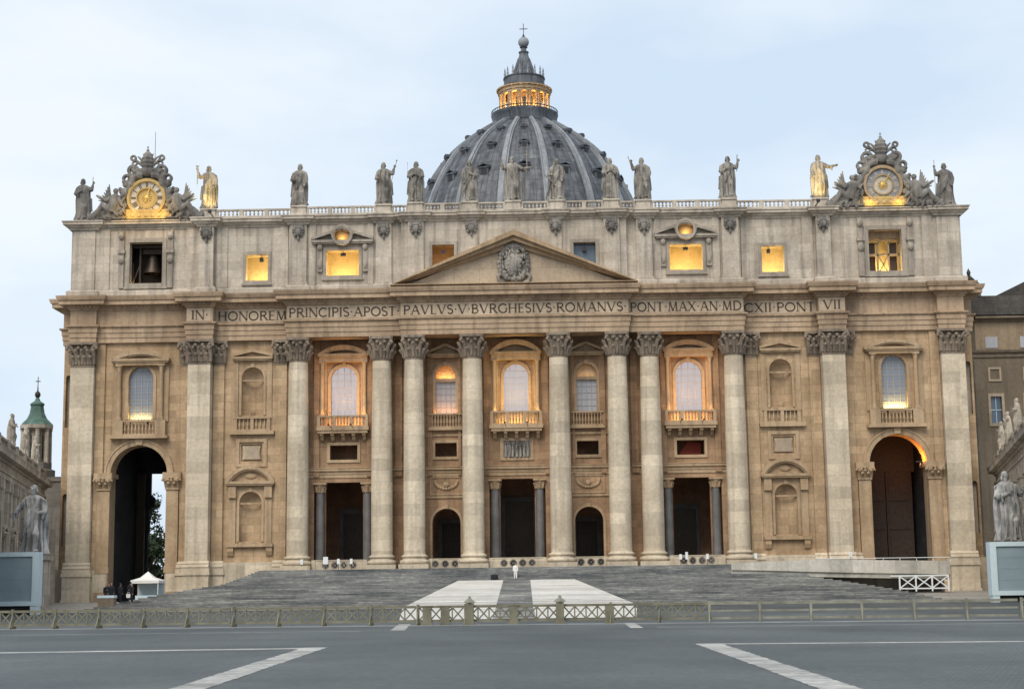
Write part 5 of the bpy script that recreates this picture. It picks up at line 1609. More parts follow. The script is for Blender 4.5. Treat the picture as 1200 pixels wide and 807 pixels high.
# nave behind the facade
m = MB()
m.box(-29,29,16.2,150,1.2,40.0)
m.prism([(-29,40),(29,40),(0,46)],16.2,150)
m.box(-22,22,150,205,1.2,44)
m.build('nave_body','attic',B)
for s in SGN:
    ch = pivot('side_cupola',B,(s*30,95,0))
    m = MB(); m.lathe(0,0,[(9,30),(9,47),(9.6,47.2),(9.6,48),(8.6,48.4),(7.8,51),(6,54),(3.2,56.2),(1.6,56.8),(1.6,60),(1.9,60.2),(0.3,62.5)],32,False); m.build('cupola_shell','lead',ch,40)
# ------------------------------------------------------------------ statues
def robed(H, seed, arms, attrs=(), head_turn=0.0, sway=1.0, mantle=1, beard=True, knee=1, hood=False, folds=9, depth=1.0, fold_amp=1.0):
    """robed standing figure, base at z=0, facing -y, as shapes to be skinned into one surface.
    arms: list of joint lists in units of H (shoulder, elbow, wrist); attrs: list of (points, radius)"""
    m = MB(); rnd = random.Random(seed)
    m.box(-0.15*H,0.15*H,-0.12*H,0.12*H,0,0.035*H)
    P = [(0.0,.150,.115),(0.04,.148,.115),(0.12,.135,.105),(0.25,.122,.098),(0.40,.118,.095),(0.5,.122,.098),(0.58,.115,.09),(0.66,.112,.085),(0.74,.128,.085),(0.80,.132,.075),(0.835,.09,.06),(0.86,.045,.045)]
    rows = []; n = 40; WX = 1.2
    ph = rnd.uniform(0,6); ph2 = rnd.uniform(0,6)
    zs = [0.03+0.83*i/34 for i in range(35)]
    def interp(z):
        for (a,ra,rb),(b,sa,sb) in zip(P,P[1:]):
            if a <= z-0.0 <= b:
                t = (z-a)/(b-a); return ra+(sa-ra)*t, rb+(sb-rb)*t
        return P[-1][1:]
    def cx(z): return 0.022*sway*math.sin(PI*min(1,z/0.86)*1.2)
    o = []; fs = []
    for z in zs:
        rx,ry = interp(z)
        amp = (0.22*(1-z/0.98) + 0.06)*fold_amp
        for k in range(n):
            a = 2*PI*k/n
            f = 1+amp*(0.7*math.sin(folds*a+ph+2.5*z*mantle)+0.45*math.sin((folds*2-3)*a+ph2-4*z))
            if z > 0.8: f = 1
            o.append(((cx(z)+rx*WX*f*math.cos(a))*H, ry*depth*f*math.sin(a)*H, z*H))
    for j in range(len(zs)-1):
        for k in range(n): fs.append((j*n+k,j*n+(k+1)%n,(j+1)*n+(k+1)%n,(j+1)*n+k))
    fs.append(tuple(range(n-1,-1,-1))); fs.append(tuple((len(zs)-1)*n+k for k in range(n)))
    m.add(o,fs)
    # advanced knee under the robe
    kx = 0.05*knee
    m.tube([(kx*H,-0.02*H,0.5*H),(kx*1.2*H,-0.105*H,0.3*H),(kx*1.3*H,-0.075*H,0.1*H),(kx*1.4*H,-0.10*H,0.05*H)],[0.06*H,0.06*H,0.045*H,0.05*H],10)
    m.ell((-kx*1.2*H,-0.10*H,0.05*H),(0.03*H,0.055*H,0.022*H),8,6)
    # mantle: bundles of cloth crossing the body and hanging from the arm
    q = mantle
    for k in range(5):
        t = k*0.022
        m.tube([(q*0.10*H,-0.02*H,(0.80-t)*H),(q*0.03*H,-0.088*H,(0.68-t)*H),(-q*0.06*H,-0.105*H,(0.55-t*1.6)*H),(-q*0.125*H,-0.05*H,(0.46-t*2)*H),(-q*0.12*H,0.05*H,(0.40-t*2)*H)],[0.018*H,0.026*H,0.026*H,0.024*H,0.02*H],8)
    for k in range(5):
        x = -q*(0.10+0.018*k)
        m.tube([(x*H,-0.03*H+0.02*H*k,0.55*H),(x*1.05*H,-0.055*H+0.022*H*k,0.36*H),(x*(1.05+0.03*k)*H,-0.05*H+0.022*H*k,(0.12+0.03*k)*H)],[0.02*H,0.026*H,0.014*H],8)
    m.tube([(q*0.12*H,0.03*H,0.79*H),(q*0.145*H,0.06*H,0.5*H),(q*0.13*H,0.08*H,0.15*H)],[0.04*H,0.05*H,0.055*H],10)
    m.tube([(-q*0.11*H,0.04*H,0.78*H),(-q*0.10*H,0.08*H,0.5*H),(-q*0.09*H,0.08*H,0.15*H)],[0.04*H,0.055*H,0.055*H],10)
    # neck and head
    hx = cx(0.86); ht = head_turn
    m.tube([(hx*H,0,0.82*H),((hx+0.01*ht)*H,-0.008*H,0.885*H)],[0.042*H,0.034*H],10)
    hc = Vector(((hx+0.014*ht)*H,-0.012*H,0.93*H))
    m.ell(hc,(0.047*H,0.056*H,0.066*H),14,10)
    fx,fy = math.sin(ht*0.6),-math.cos(ht*0.6)
    m.ell(hc+Vector((fx*0.056*H,fy*0.056*H,-0.005*H)),(0.009*H,0.012*H,0.016*H),8,6)          # nose
    m.ell(hc+Vector((fx*0.045*H,fy*0.045*H,0.016*H)),(0.032*H,0.014*H,0.009*H),8,6)          # brow
    m.ell(hc+Vector((fx*0.047*H,fy*0.047*H,-0.032*H)),(0.016*H,0.012*H,0.006*H),8,6)         # mouth
    for e in SGN: m.ell(hc+Vector((e*0.047*H,0.0,-0.004*H)),(0.008*H,0.012*H,0.016*H),8,6)    # ears
    if hood: m.ell(hc+Vector((0,0.012*H,0.012*H)),(0.062*H,0.064*H,0.075*H),14,10)
    else:
        m.ell(hc+Vector((-fx*0.014*H,-fy*0.016*H,0.02*H)),(0.054*H,0.056*H,0.058*H),12,8)
        for k in range(9):
            a = PI*k/8
            m.ell(hc+Vector((0.048*H*math.cos(a),0.035*H*math.sin(a)+0.008*H,-0.02*H+0.012*H*math.sin(3*k))),(0.018*H,0.02*H,0.026*H),8,6)
    if beard:
        m.ell(hc+Vector((fx*0.04*H,fy*0.04*H,-0.055*H)),(0.03*H,0.022*H,0.04*H),10,8)
        m.ell(hc+Vector((fx*0.042*H,fy*0.044*H,-0.085*H)),(0.018*H,0.015*H,0.03*H),8,6)
    # arms: sleeve, forearm, hand with fingers
    for arm in arms:
        J = [Vector(p)*H for p in arm]
        m.tube([J[0],(J[0]+J[1])/2,J[1]],[0.048*H,0.046*H,0.042*H],10)
        m.tube([J[1],J[1]*0.45+J[2]*0.55,J[2]],[0.042*H,0.036*H,0.024*H],10)
        m.tube([J[1]+Vector((0,0,0.01*H)),J[1]*0.5+J[2]*0.5-Vector((0,0,0.03*H)),J[1]*0.45+J[2]*0.55-Vector((0,0,0.10*H))],[0.035*H,0.03*H,0.012*H],8)
        d = (J[2]-J[1]).normalized()
        hnd = J[2]+d*0.028*H
        m.ell(hnd,(0.022*H,0.02*H,0.026*H),8,6)
        side = d.cross(Vector((0,1,0)));  side = side.normalized() if side.length > 0.1 else Vector((1,0,0))
        for f in range(4):
            b_ = hnd+side*(f-1.5)*0.012*H+d*0.012*H
            m.tube([b_,b_+d*(0.026+0.004*(f in (1,2)))*H,b_+(d*0.042+Vector((0,-0.012,-0.006)))*H],[0.0075*H,0.007*H,0.006*H],6)
        m.tube([hnd-side*0.018*H,hnd-side*0.034*H+d*0.012*H,hnd-side*0.036*H+d*0.026*H],[0.008*H,0.008*H,0.006*H],6)
    for pts,r in attrs:
        m.tube([Vector(p)*H for p in pts],[x*H for x in r] if isinstance(r,(list,tuple)) else r*H,7)
    return m
def statue(name,label,loc,H,seed,arms,attrs=(),mat='statue',rz=0.0,vox=0.042,group='statues along the roof balustrade',**kw):
    t = thing(name,loc,label,'statue',group,rz)
    remeshed(robed(H,seed,arms,attrs,**kw),'figure',mat,t,vox,smooth_it=0)
    return t
# joints in units of height: (x, y, z); viewer's left is -x
A_DOWN_L = [(-.125,0,.775),(-.165,-.03,.63),(-.135,-.09,.52)]
A_DOWN_R = [(.125,0,.775),(.165,-.03,.63),(.135,-.09,.52)]
A_CHEST_L = [(-.125,0,.775),(-.165,-.06,.62),(-.03,-.13,.68)]
A_CHEST_R = [(.125,0,.775),(.165,-.06,.62),(.03,-.13,.66)]
A_BOOK_L = [(-.125,0,.775),(-.175,-.04,.61),(-.12,-.14,.60)]
A_BOOK_R = [(.125,0,.775),(.175,-.04,.61),(.12,-.14,.60)]
A_UP_L = [(-.125,0,.775),(-.21,-.05,.72),(-.245,-.08,.86)]
A_UP_R = [(.125,0,.775),(.20,-.05,.71),(.235,-.07,.84)]
A_OUT_R = [(.125,0,.775),(.21,-.06,.70),(.33,-.11,.72)]
A_OUT_L = [(-.125,0,.775),(-.21,-.06,.70),(-.30,-.11,.76)]
def book(x,z,y=-.16): return [([(x-.03,y,z-.045),(x+.03,y,z+.045)],.035),([(x+.03,y,z-.045),(x-.03,y,z+.045)],.03)]
ZR = 48.56
HS = 5.35
def sy(x): 
    x = abs(x); return 0.15 if x < 14 else 0.3 if x < 27.5 else 0.9
statue('statue','dark grey robed statue at the far left roof corner beyond the bell-side clock',(-52.9,1.0,47.36),5.4,21,[A_CHEST_L,A_UP_R],[([(.235,-.09,.70),(.24,-.09,1.02)],.008)],'weathered',mantle=-1)
statue('statue','golden floodlit statue lifting a forked staff, right of the left clock',(-37.3,0.7,ZR),5.45,22,[A_UP_L,A_DOWN_R],[([(-.25,-.1,.55),(-.25,-.1,1.0)],.010),([(-.25,-.1,.92),(-.285,-.1,.99)],.01),([(-.25,-.1,.92),(-.215,-.1,.99)],.01)],'statue',knee=-1)
statue('statue','robed statue hugging a book, first along the balustrade from the left golden statue',(-26.1,0.2,ZR),HS,23,[A_BOOK_L,A_DOWN_R],book(-.12,.63),sway=-1)
statue('statue','bearded statue holding a long thin staff slanting outward, left of the dome',(-15.75,0.15,ZR),HS,24,[A_BOOK_L,A_UP_R],[([(.16,-.1,.45),(.30,-.09,1.02)],.008),([(.285,-.09,1.02),(.315,-.09,1.02)],.016)],mantle=-1)
statue('statue','narrow statue with hands joined at its chest, just left of the dome edge',(-11.85,0.0,ZR),HS,25,[A_CHEST_L,A_CHEST_R],[([(-.19,-.05,.55),(-.185,-.05,.98)],.006)],sway=-0.6,knee=-1)
statue('statue','statue with lowered arms before the left side of the dome',(-5.3,0.0,ZR),HS,26,[A_DOWN_L,A_CHEST_R],[],head_turn=0.6)
statue('statue','middle statue with raised hand and tall cross in front of the dome',(0,0.0,ZR),5.75,27,[A_UP_L,A_OUT_R],[([(.30,-.1,.03),(.30,-.1,1.12)],.013),([(.22,-.1,1.0),(.38,-.1,1.0)],.013)],mantle=-1)
statue('statue','statue leaning on diagonal beams of a cross before the dome',(5.3,0.0,ZR),HS,28,[A_BOOK_L,A_DOWN_R],[([(-.24,-.05,.05),(-.02,-.14,1.0)],.018),([(-.26,-.12,.6),(.02,-.1,.3)],.016)],head_turn=-0.5,sway=-1)
statue('statue','stout statue with folded arms at the right edge of the dome',(11.85,0.0,ZR),HS,29,[A_CHEST_L,A_BOOK_R],book(.1,.66),depth=1.2,knee=-1)
statue('statue','statue raising a thin spear with its right arm, first beyond the dome on the right',(15.75,0.15,ZR),HS,30,[A_UP_L,A_DOWN_R],[([(-.22,-.1,.66),(-.32,-.06,1.03)],.009)],mantle=-1)
statue('statue','statue with bent arm and short upright sword, midway between dome and right clock',(26.1,0.2,ZR),HS,31,[A_CHEST_L,A_UP_R],[([(.2,-.1,.62),(.225,-.08,1.02)],.011)],sway=-1)
statue('statue','gilded warm-lit statue stretching one arm toward the right clock',(37.3,0.7,ZR),5.45,32,[A_DOWN_L,A_OUT_R],[],'statue',mantle=-1)
statue('statue','dark statue with a tall spear at the far right roof corner',(52.6,1.0,47.36),5.4,33,[A_UP_L,A_DOWN_R],[([(-.25,-.1,.05),(-.25,-.1,1.06)],.008)],'weathered')
# floodlights that gild the two statues by the clocks
for x,e in ((-37.3,1500),(37.3,1300)):
    f = thing('floodlight',(x-math.copysign(0.9,x),-3.0,47.2),'small black floodlight below the %s golden statue' % ('left' if x < 0 else 'right'),'floodlight','floodlights of the golden statues')
    m = MB(); m.box(-0.05,0.05,-0.05,3.4,-0.02,0.08); m.build('bracket','bulb',f)
    m = MB(); m.box(-0.16,0.16,-0.12,0.12,0,0.1); m.box(-0.2,0.2,-0.14,0.14,0.16,0.4); m.box(-0.22,-0.2,-0.05,0.05,0.0,0.3); m.box(0.2,0.22,-0.05,0.05,0.0,0.3); m.build('housing','bulb',f)
    m = MB(); m.add([(-0.17,0.145,0.19),(0.17,0.145,0.19),(0.17,0.145,0.37),(-0.17,0.145,0.37)],[(3,2,1,0)]); m.build('lens','lamp_lens',f)
    tgt = Vector((x,0.7,51.5)); p = Vector((x-math.copysign(0.9,x),-3.0,47.8))
    lamp('floodlight_beam',(0,0.0,0.6),e,YELLOW,0.1,'SPOT',rot=(tgt-p).to_track_quat('-Z','Y').to_euler(),spot=64,parent=f)

# the two great statues on the steps
for s in SGN:
    X = -42.9 if s < 0 else 44.4; Y = -46.5
    g = ground_z(Y)
    pd = thing('statue_pedestal',(X,Y,g-0.2),'tall stone pedestal behind the %s video screen' % ('left' if s < 0 else 'right'),'pedestal','stone pedestals beside the stairs')
    m = MB(); m.box(-1.7,1.7,-1.7,1.7,0,0.7); m.box(-1.5,1.5,-1.5,1.5,0.7,4.9); m.box(-1.7,1.7,-1.7,1.7,4.9,5.25); m.build('pedestal_block','wing',pd)
zp = ground_z(-46.5)+5.05
statue('saint_statue','large pale statue with outstretched arm above the left video screen',(-42.55,-46.5,zp),6.35,41,[[(-.125,0,.775),(-.20,-.06,.66),(-.24,-.12,.60)],A_BOOK_R],[([(-.24,-.15,.62),(-.22,-.17,.50)],.010)],'marble',vox=0.04,group='great statues beside the stairs',depth=1.15,folds=10,fold_amp=1.5)
statue('saint_statue','large bearded statue gripping an upright sword above the right video screen',(44.25,-46.5,zp),6.3,42,[A_CHEST_L,[(.125,0,.775),(.20,-.05,.66),(.20,-.13,.70)]],[([(.22,-.16,.2),(.19,-.13,.78)],.014),([(.13,-.14,.68),(.26,-.14,.70)],.012)],'marble',vox=0.04,group='great statues beside the stairs',depth=1.25,folds=10,fold_amp=1.5,mantle=-1,head_turn=-0.4)

# video screens
for s in SGN:
    y = -51.5; g = ground_z(y)
    xin = 40.35 if s < 0 else 41.0
    W_ = 7.2
    x0,x1 = (-xin-W_,-xin) if s < 0 else (xin,xin+W_)
    zb,zt = (1.15,5.72) if s < 0 else (0.95,5.45)
    sc_ = thing('video_screen',((x0+x1)/2,y,g),'blank grey video screen in pale frame, below the %s great statue' % ('outstretched-arm' if s < 0 else 'sword-bearing'),'screen','large outdoor screens')
    cx_ = (x0+x1)/2
    a,b_ = x0-cx_,x1-cx_; zb -= g; zt -= g
    m = MB(); fw_ = 0.55
    m.box(a,b_,-0.25,0.9,zt-0.38,zt); m.box(a,b_,-0.25,0.9,zb,zb+0.38); m.box(a,a+fw_,-0.25,0.9,zb+0.38,zt-0.38); m.box(b_-fw_,b_,-0.25,0.9,zb+0.38,zt-0.38)
    m.build('frame','screen_frame',sc_)
    m = MB(); m.box(a+fw_,b_-fw_,-0.1,0.7,zb+0.38,zt-0.38)
    for k in range(1,4):
        z = zb+0.38+(zt-zb-0.76)*k/4; m.box(a+fw_,b_-fw_,-0.115,-0.1,z-0.02,z+0.02)
    m.build('display','screen',sc_)
    for x in (a+0.35,b_-0.35):
        m = MB(); m.box(x-0.3,x+0.3,-0.2,0.8,-0.05,zb+0.02); m.build('leg','screen_frame',sc_)
    m = MB(); m.box(a+0.65,b_-0.65,0.3,0.6,0.0,zb); m.build('ballast','bulb',sc_)
# ------------------------------------------------------------------ stairs and ramp strips
st_ = MB()
def stair_w(z):
    """half width of the stair at height z"""
    pts = [(0.4,39.5),(1.6,37.5),(2.5,35.2),(3.2,32.6),(4.6,29.6)]
    for (a,wa),(b_,wb) in zip(pts,pts[1:]):
        if z <= b_: return wa+(wb-wa)*max(0,(z-a))/(b_-a)
    return pts[-1][1]
z = 0.45; y = -45.0
lev = []
N1 = 16
for i in range(N1):
    lev.append((0.45+0.155*(i+1),-45.0+35.0*i/N1))
for i in range(11):
    lev.append((2.93+0.152*(i+1),-10.0+0.42*i))
for i,(z,y) in enumerate(lev):
    w_ = stair_w(z)
    yb = lev[i+1][1] if i+1 < len(lev) else 1.0
    zlo = 0.2
    # tread slab, rounded back corner at each side
    st_.prism_z([(-w_,y),(w_,y),(w_+0.0,1.05),(-w_,1.05)],z-0.155 if i else 0.1,z)
stairs = tag(st_.build('stairs','step'),'broad grey stone stairs rising to the church doors','stairs',kind='structure')
# white travertine strips laid up the middle, either side of a grey one
def slope_slab(name,xa0,xa1,xb0,xb1,mat,lift):
    y0,z0,y1,z1 = -45.6,0.47,-10.05,2.93+0.155
    m = MB()
    m.add([(xa0,y0,z0+lift),(xa1,y0,z0+lift),(xb1,y1,z1+lift),(xb0,y1,z1+lift),(xa0,y0,z0-0.5),(xa1,y0,z0-0.5),(xb1,y1,z1-0.5),(xb0,y1,z1-0.5)],
          [(0,1,2,3),(4,7,6,5),(0,4,5,1),(1,5,6,2),(2,6,7,3),(3,7,4,0)])
    return tag(m.build(name,mat),kind='structure')
slope_slab('stair_paving_strip',-9.6,-1.25,-6.5,-1.5,'carpet',0.06)
slope_slab('stair_paving_strip',2.05,11.3,1.5,6.4,'carpet',0.06)
slope_slab('stair_paving_strip',-1.245,2.045,-1.495,1.495,'step',0.055)
strip_sheet('stair_apron',[(-47.5,0.45),(-44.9,0.475)],-41,41,'line2')
for s in SGN:
    a,b_ = sorted((s*37.4,s*57)); m = MB()
    m.add([(a,-44.5,0.47),(b_,-44.5,0.47),(b_,0.5,1.27),(a,0.5,1.27)],[(0,1,2,3)]); tag(m.build('pavement','pale_paving'),kind='structure')

def ground_strip(name,xa0,xa1,xb0,xb1,mat,lift):
    m = MB(); ys = (-99.0,-95.0,-45.5); ys = (-88.0,-66.0,-45.5); o = []
    for y in ys:
        t = (y+99.0)/53.5; g = ground_z(y)+lift
        o += [(xa0+(xb0-xa0)*t,y,g),(xa1+(xb1-xa1)*t,y,g)]
    m.add(o,[(0,1,3,2),(2,3,5,4)])
    tag(m.build(name,mat),kind='structure')
ground_strip('stair_paving_strip',-5.1,0.1,-9.6,-1.25,'carpet',0.03)
ground_strip('stair_paving_strip',2.7,8.2,2.05,11.3,'carpet',0.03)
ground_strip('stair_paving_strip',0.105,2.695,-1.245,2.045,'step',0.027)

# access ramp on the right
rampT = thing('access_ramp',(37,-8.5,0),'long white access ramp with solid parapet and lattice side, right of the stairs','ramp')
m = MB()
m.prism([(-13,3.95),(-1,3.5),(11.3,3.12),(11.3,4.62),(-1,4.9),(-3.5,4.98),(-13,4.62)],-0.12,0.12)
m.build('parapet','ramp',rampT)
m = MB(); m.prism([(-13,3.3),(11.3,2.6),(11.3,3.1),(-13,3.9)],0.13,2.2); m.build('deck','ramp',rampT)
m = MB()
m.box(-3.6,11.4,-0.16,0.16,4.99,5.06)
for k in range(9): m.box(-3.5+1.85*k,-3.42+1.85*k,-0.05,0.05,4.5,5.0)
m.build('handrail','white',rampT)
m = MB()
x0,x1,za,zb = 4.6,11.0,1.55,3.08
for zz in (za,zb-0.12): m.box(x0+ (1.0 if zz == za else 0),x1,-0.2,-0.1,zz,zz+0.14)
for k in range(4):
    x = x0+1.0+(x1-x0-1.0)*k/3; m.box(x-0.08,x+0.08,-0.22,-0.08,1.3,zb)
    if k < 3:
        xn = x0+1.0+(x1-x0-1.0)*(k+1)/3
        m.bar((x,-0.15,za+0.1),(xn,-0.15,zb-0.1),0.12); m.bar((x,-0.14,zb-0.1),(xn,-0.14,za+0.1),0.12)
m.build('lattice','white',rampT)
m = MB()
for x in (6.5,10.5): m.box(x-0.15,x+0.15,0.2,0.5,0.9,2.7)
m.box(-12,11,2.25,2.5,1.2,3.0)
m.build('ramp_support','wing_dark',rampT)
m = MB()

# ------------------------------------------------------------------ wooden barriers along the forecourt
def fl_y(x): return -101.6-0.155*x
FR = math.atan(-0.155)
PL = 2.62
def make_barrier(kind):
    label = 'b'
    t = thing('crowd_barrier',(0,0,0),label,'barrier','wooden barriers across the square')
    wd = 'wood' if kind == 0 else 'wood2'
    m = MB(); m.box(-PL/2-0.07,-PL/2+0.07,-0.07,0.07,0,1.12); m.box(-PL/2-0.05,-PL/2+0.05,-0.4,0.4,0,0.1); m.bar((-PL/2,-0.38,0.06),(-PL/2,-0.02,0.7),0.07); m.bar((-PL/2,0.38,0.06),(-PL/2,0.02,0.7),0.07)
    m.build('post',wd,t)
    m = MB(); m.box(-PL/2+0.07,PL/2-0.07,-0.04,0.04,0.92,1.06); m.box(-PL/2+0.07,PL/2-0.07,-0.04,0.04,0.16,0.28)
    if kind == 1: m.box(-PL/2+0.07,PL/2-0.07,-0.03,0.03,0.56,0.66)
    m.build('rail',wd,t)
    if kind == 0:
        m = MB(); n = 4
        for k in range(n):
            a = -PL/2+0.08+(PL-0.16)*k/n; b_ = -PL/2+0.08+(PL-0.16)*(k+1)/n
            m.bar((a,-0.012,0.27),(b_,-0.012,0.93),0.075,0.024); m.bar((a,0.014,0.93),(b_,0.014,0.27),0.075,0.024)
            if k: m.box(a-0.035,a+0.035,-0.05,-0.026,0.28,0.92)
        m.build('lattice',wd,t)
    return t
protos = [make_barrier(0),make_barrier(1)]
used = [False,False]
nb = 26
for i in range(nb):
    x = (i-nb/2+0.5)*PL+1.4
    kind = 0 if x < 11 else 1
    if kind == 0: lab = 'olive wooden barrier panel with crossed lattice, one of the row before the stairs'
    else: lab = 'grey wooden barrier panel with three plain rails, one of the right part of the row'
    jr = random.Random(i*7+3)
    yy = fl_y(x)+jr.uniform(-0.12,0.12); FRj = FR+R(jr.uniform(-1.6,1.6))
    loc = (x+jr.uniform(-0.03,0.03),yy,ground_z(yy))
    if not used[kind]:
        o = protos[kind]; used[kind] = True; o.location = loc; o.rotation_euler = (0,0,FRj); o['label'] = lab
    else: o = dup(protos[kind],None,loc,FRj,lab)
    o['group'] = 'latticed barriers across the square' if kind == 0 else 'railed barriers across the square'
for px,lab in ((-0.95,'pointed wooden gate post left of the middle of the barrier row'),(3.95,'pointed wooden gate post right of the middle of the barrier row')):
    t = thing('gate_post',(px,fl_y(px)-0.25,0),lab,'post','gate posts in the barrier row')
    m = MB(); m.box(-0.22,0.22,-0.22,0.22,0,1.18); m.box(-0.26,0.26,-0.26,0.26,0,0.2); m.build('shaft','wood',t)
    m = MB(); m.lathe(0,0,[(0.36,1.181),(0.3,1.24),(0.08,1.42),(0.07,1.5),(0.0,1.56)],4); m.build('cap','wood2',t)
for px,lab in ((-2.3,'square grey stub post beside the left gate post'),(1.45,'thin stub post midway between the two gate posts'),(6.6,'wide stub post right of the right gate post'),(-3.3,'short post before the left end of the white strip')):
    t = tag(MB().build('stub_post','wood'),None)
    m = MB(); m.box(-0.24,0.24,-0.1,0.1,0,1.0); m.box(-0.28,0.28,-0.14,0.14,0,0.12); m.box(-0.27,0.27,-0.13,0.13,1.001,1.06)
    me = m.build('stub_post','wood'); bpy.data.objects.remove(t)
    me.location = (px,fl_y(px)-0.2,0); tag(me,lab,'post','stub posts in the barrier row')

# ------------------------------------------------------------------ people
def person(loc,H,seed,rz,label,jacket,trousers,hair='hair',stride=0.05,arm=0):
    t = thing('person',loc,label,'person',None,rz)
    rnd = random.Random(seed)
    k = H/1.75
    def V(*p): return tuple(c*k for c in p)
    m = MB()
    for s in SGN:
        fy = -stride*s
        m.tube([V(s*0.09,0,0.92),V(s*0.10,fy*0.6,0.50),V(s*0.105,fy,0.10)],[.085*k,.06*k,.042*k],10)
        m.ell(V(s*0.11,fy-0.05,0.04),V(0.045,0.12,0.042),10,6)
    m.tube([V(0,0,0.86),V(0,0,1.05),V(0,0,1.25),V(0,0,1.42),V(0,0,1.48)],[.14*k,.13*k,.16*k,.14*k,.06*k],12,0.72)
    m.tube([V(0,0,1.42),V(0,-0.01,1.56)],[.055*k,.05*k],10)
    m.ell(V(0,-0.015,1.635),V(0.075,0.095,0.115),14,10)
    m.ell(V(0,-0.115,1.625),V(0.014,0.02,0.022),8,6); m.ell(V(0,-0.10,1.58),V(0.025,0.012,0.008),8,6)
    for s in SGN:
        m.ell(V(s*0.076,0,1.63),V(0.012,0.02,0.03),8,6); m.ell(V(s*0.03,-0.103,1.65),V(0.012,0.01,0.008),8,6)
        el = V(s*0.245,0.01,1.12) if arm != s else V(s*0.24,-0.06,1.14)
        hd = V(s*0.235,-0.05,0.86) if arm != s else V(s*0.12,-0.26,1.18)
        m.tube([V(s*0.185,0,1.40),el,hd],[.055*k,.045*k,.03*k],9)
        hv = Vector(hd); d = (hv-Vector(el)).normalized()
        m.ell(hv+d*0.05*k,V(0.03,0.035,0.05),8,6)
        for f in range(4): m.tube([hv+d*0.08*k+Vector((0,(f-1.5)*0.018*k,0)),hv+d*(0.13+0.01*(f in (1,2)))*k+Vector((0,(f-1.5)*0.018*k-0.015*k,0))],[.0095*k,.008*k],6)
        m.tube([hv+d*0.03*k+Vector((0,-0.03*k,0)),hv+d*0.075*k+Vector((0,-0.055*k,0))],[.01*k,.008*k],6)
    body = remeshed(m,'body','skin',t,0.014*k)
    m = MB()
    m.tube([V(0,0,0.80),V(0,0,1.02),V(0,0,1.25),V(0,0,1.42),V(0,0,1.50)],[.185*k,.165*k,.19*k,.165*k,.075*k],14,0.74)
    for s in SGN:
        el = V(s*0.245,0.01,1.12) if arm != s else V(s*0.24,-0.06,1.14)
        hd = V(s*0.235,-0.05,0.86) if arm != s else V(s*0.12,-0.26,1.18)
        e2 = Vector(el)*0.1+Vector(hd)*0.9
        m.tube([V(s*0.165,0,1.43),V(s*0.195,0,1.38),el,e2],[.06*k,.078*k,.062*k,.05*k],10)
    remeshed(m,'jacket',jacket,t,0.018*k)
    m = MB()
    for s in SGN:
        fy = -stride*s
        m.tube([V(s*0.085,0,0.95),V(s*0.10,fy*0.6,0.50),V(s*0.107,fy,0.07)],[.115*k,.085*k,.075*k],10)
    remeshed(m,'trousers',trousers,t,0.018*k)
    m = MB(); m.ell(V(0,0.012,1.67),V(0.086,0.096,0.095),12,8)
    for s in SGN: m.ell(V(s*0.07,0.02,1.64),V(0.02,0.06,0.06),8,6)
    m.build('hair',hair,t,60)
    return t
def stair_z(y):
    zz = ground_z(y)
    for z,yy in lev:
        if y >= yy: zz = max(zz,z)
    return zz
for x,y,rz,lab,j,tr,arm,H in ((-38.2,-36.2,0.2,'bulky person in long black coat at the back of the group by the tent','cloth_dark','cloth_dark',0,1.92),(-37.0,-33.8,-2.4,'person in dark blue trousers with back turned, behind the group by the tent','cloth_dark','cloth_navy',0,1.88),(-39.0,-35.0,0.5,'leftmost of the dark-clad people by the tent, black coat','cloth_dark','cloth_navy',0,1.86),
    (-38.55,-35.6,-0.6,'person in dark navy jacket standing between two black-coated people by the tent','cloth_navy','cloth_dark',1,1.84),
    (-37.6,-35.2,2.6,'person in black seen from behind, next to the navy-jacketed one by the tent','cloth_dark','cloth_dark',0,1.9),
    (-36.4,-35.4,-0.9,'person in black standing alone nearest the white tent, pale bag in hand','cloth_dark','cloth_dark',-1,1.82)):
    person((x,y,stair_z(y)),H,int(abs(x)*10),rz,lab,j,tr,arm=arm)
bag = thing('bag',(-36.68,-35.75,stair_z(-35.4)+0.5),'pale bag held by the person nearest the white tent','bag')
m = MB(); m.prism([(-0.17,0),(0.17,0),(0.2,0.36),(-0.2,0.36)],-0.06,0.06); m.build('pouch','tent',bag)
m = MB(); m.tube([(-0.1,0,0.36),(-0.08,0,0.5),(0.08,0,0.5),(0.1,0,0.36)],0.015,6); m.build('handle','tent',bag)
case_ = thing('equipment_case',(-38.1,-38.0,ground_z(-38)),'grey boxy equipment case at the foot of the left pilaster','case')
m = MB(); m.box(-0.75,0.75,-0.5,0.5,0.12,1.15); m.build('case_body','palace',case_)
m = MB(); m.box(-0.8,0.8,-0.55,0.55,1.151,1.4); m.build('lid','screen_frame',case_)
m = MB()
for a in SGN:
    for b_ in SGN: m.lathe(a*0.6,b_*0.4,[(0.08,0.0),(0.08,0.12)],10)
m.build('foot','iron',case_)
person((-0.15,-9.2,stair_z(-9.2)),1.78,77,0.0,'lone person dressed in white at the top of the grey centre strip','cloth_white','cloth_white','hair',0.04)
bx = thing('black_case',(-2.5,-9.5,stair_z(-9.5)),'small black case on the stairs left of the person in white','case')
m = MB(); m.box(-0.4,0.4,-0.25,0.25,0,0.42); m.box(-0.42,0.42,-0.27,0.27,0.421,0.5); m.build('case_body','cloth_dark',bx)
m = MB(); m.tube([(-0.15,0,0.5),(-0.12,0,0.6),(0.12,0,0.6),(0.15,0,0.5)],0.025,6); m.build('handle','iron',bx)

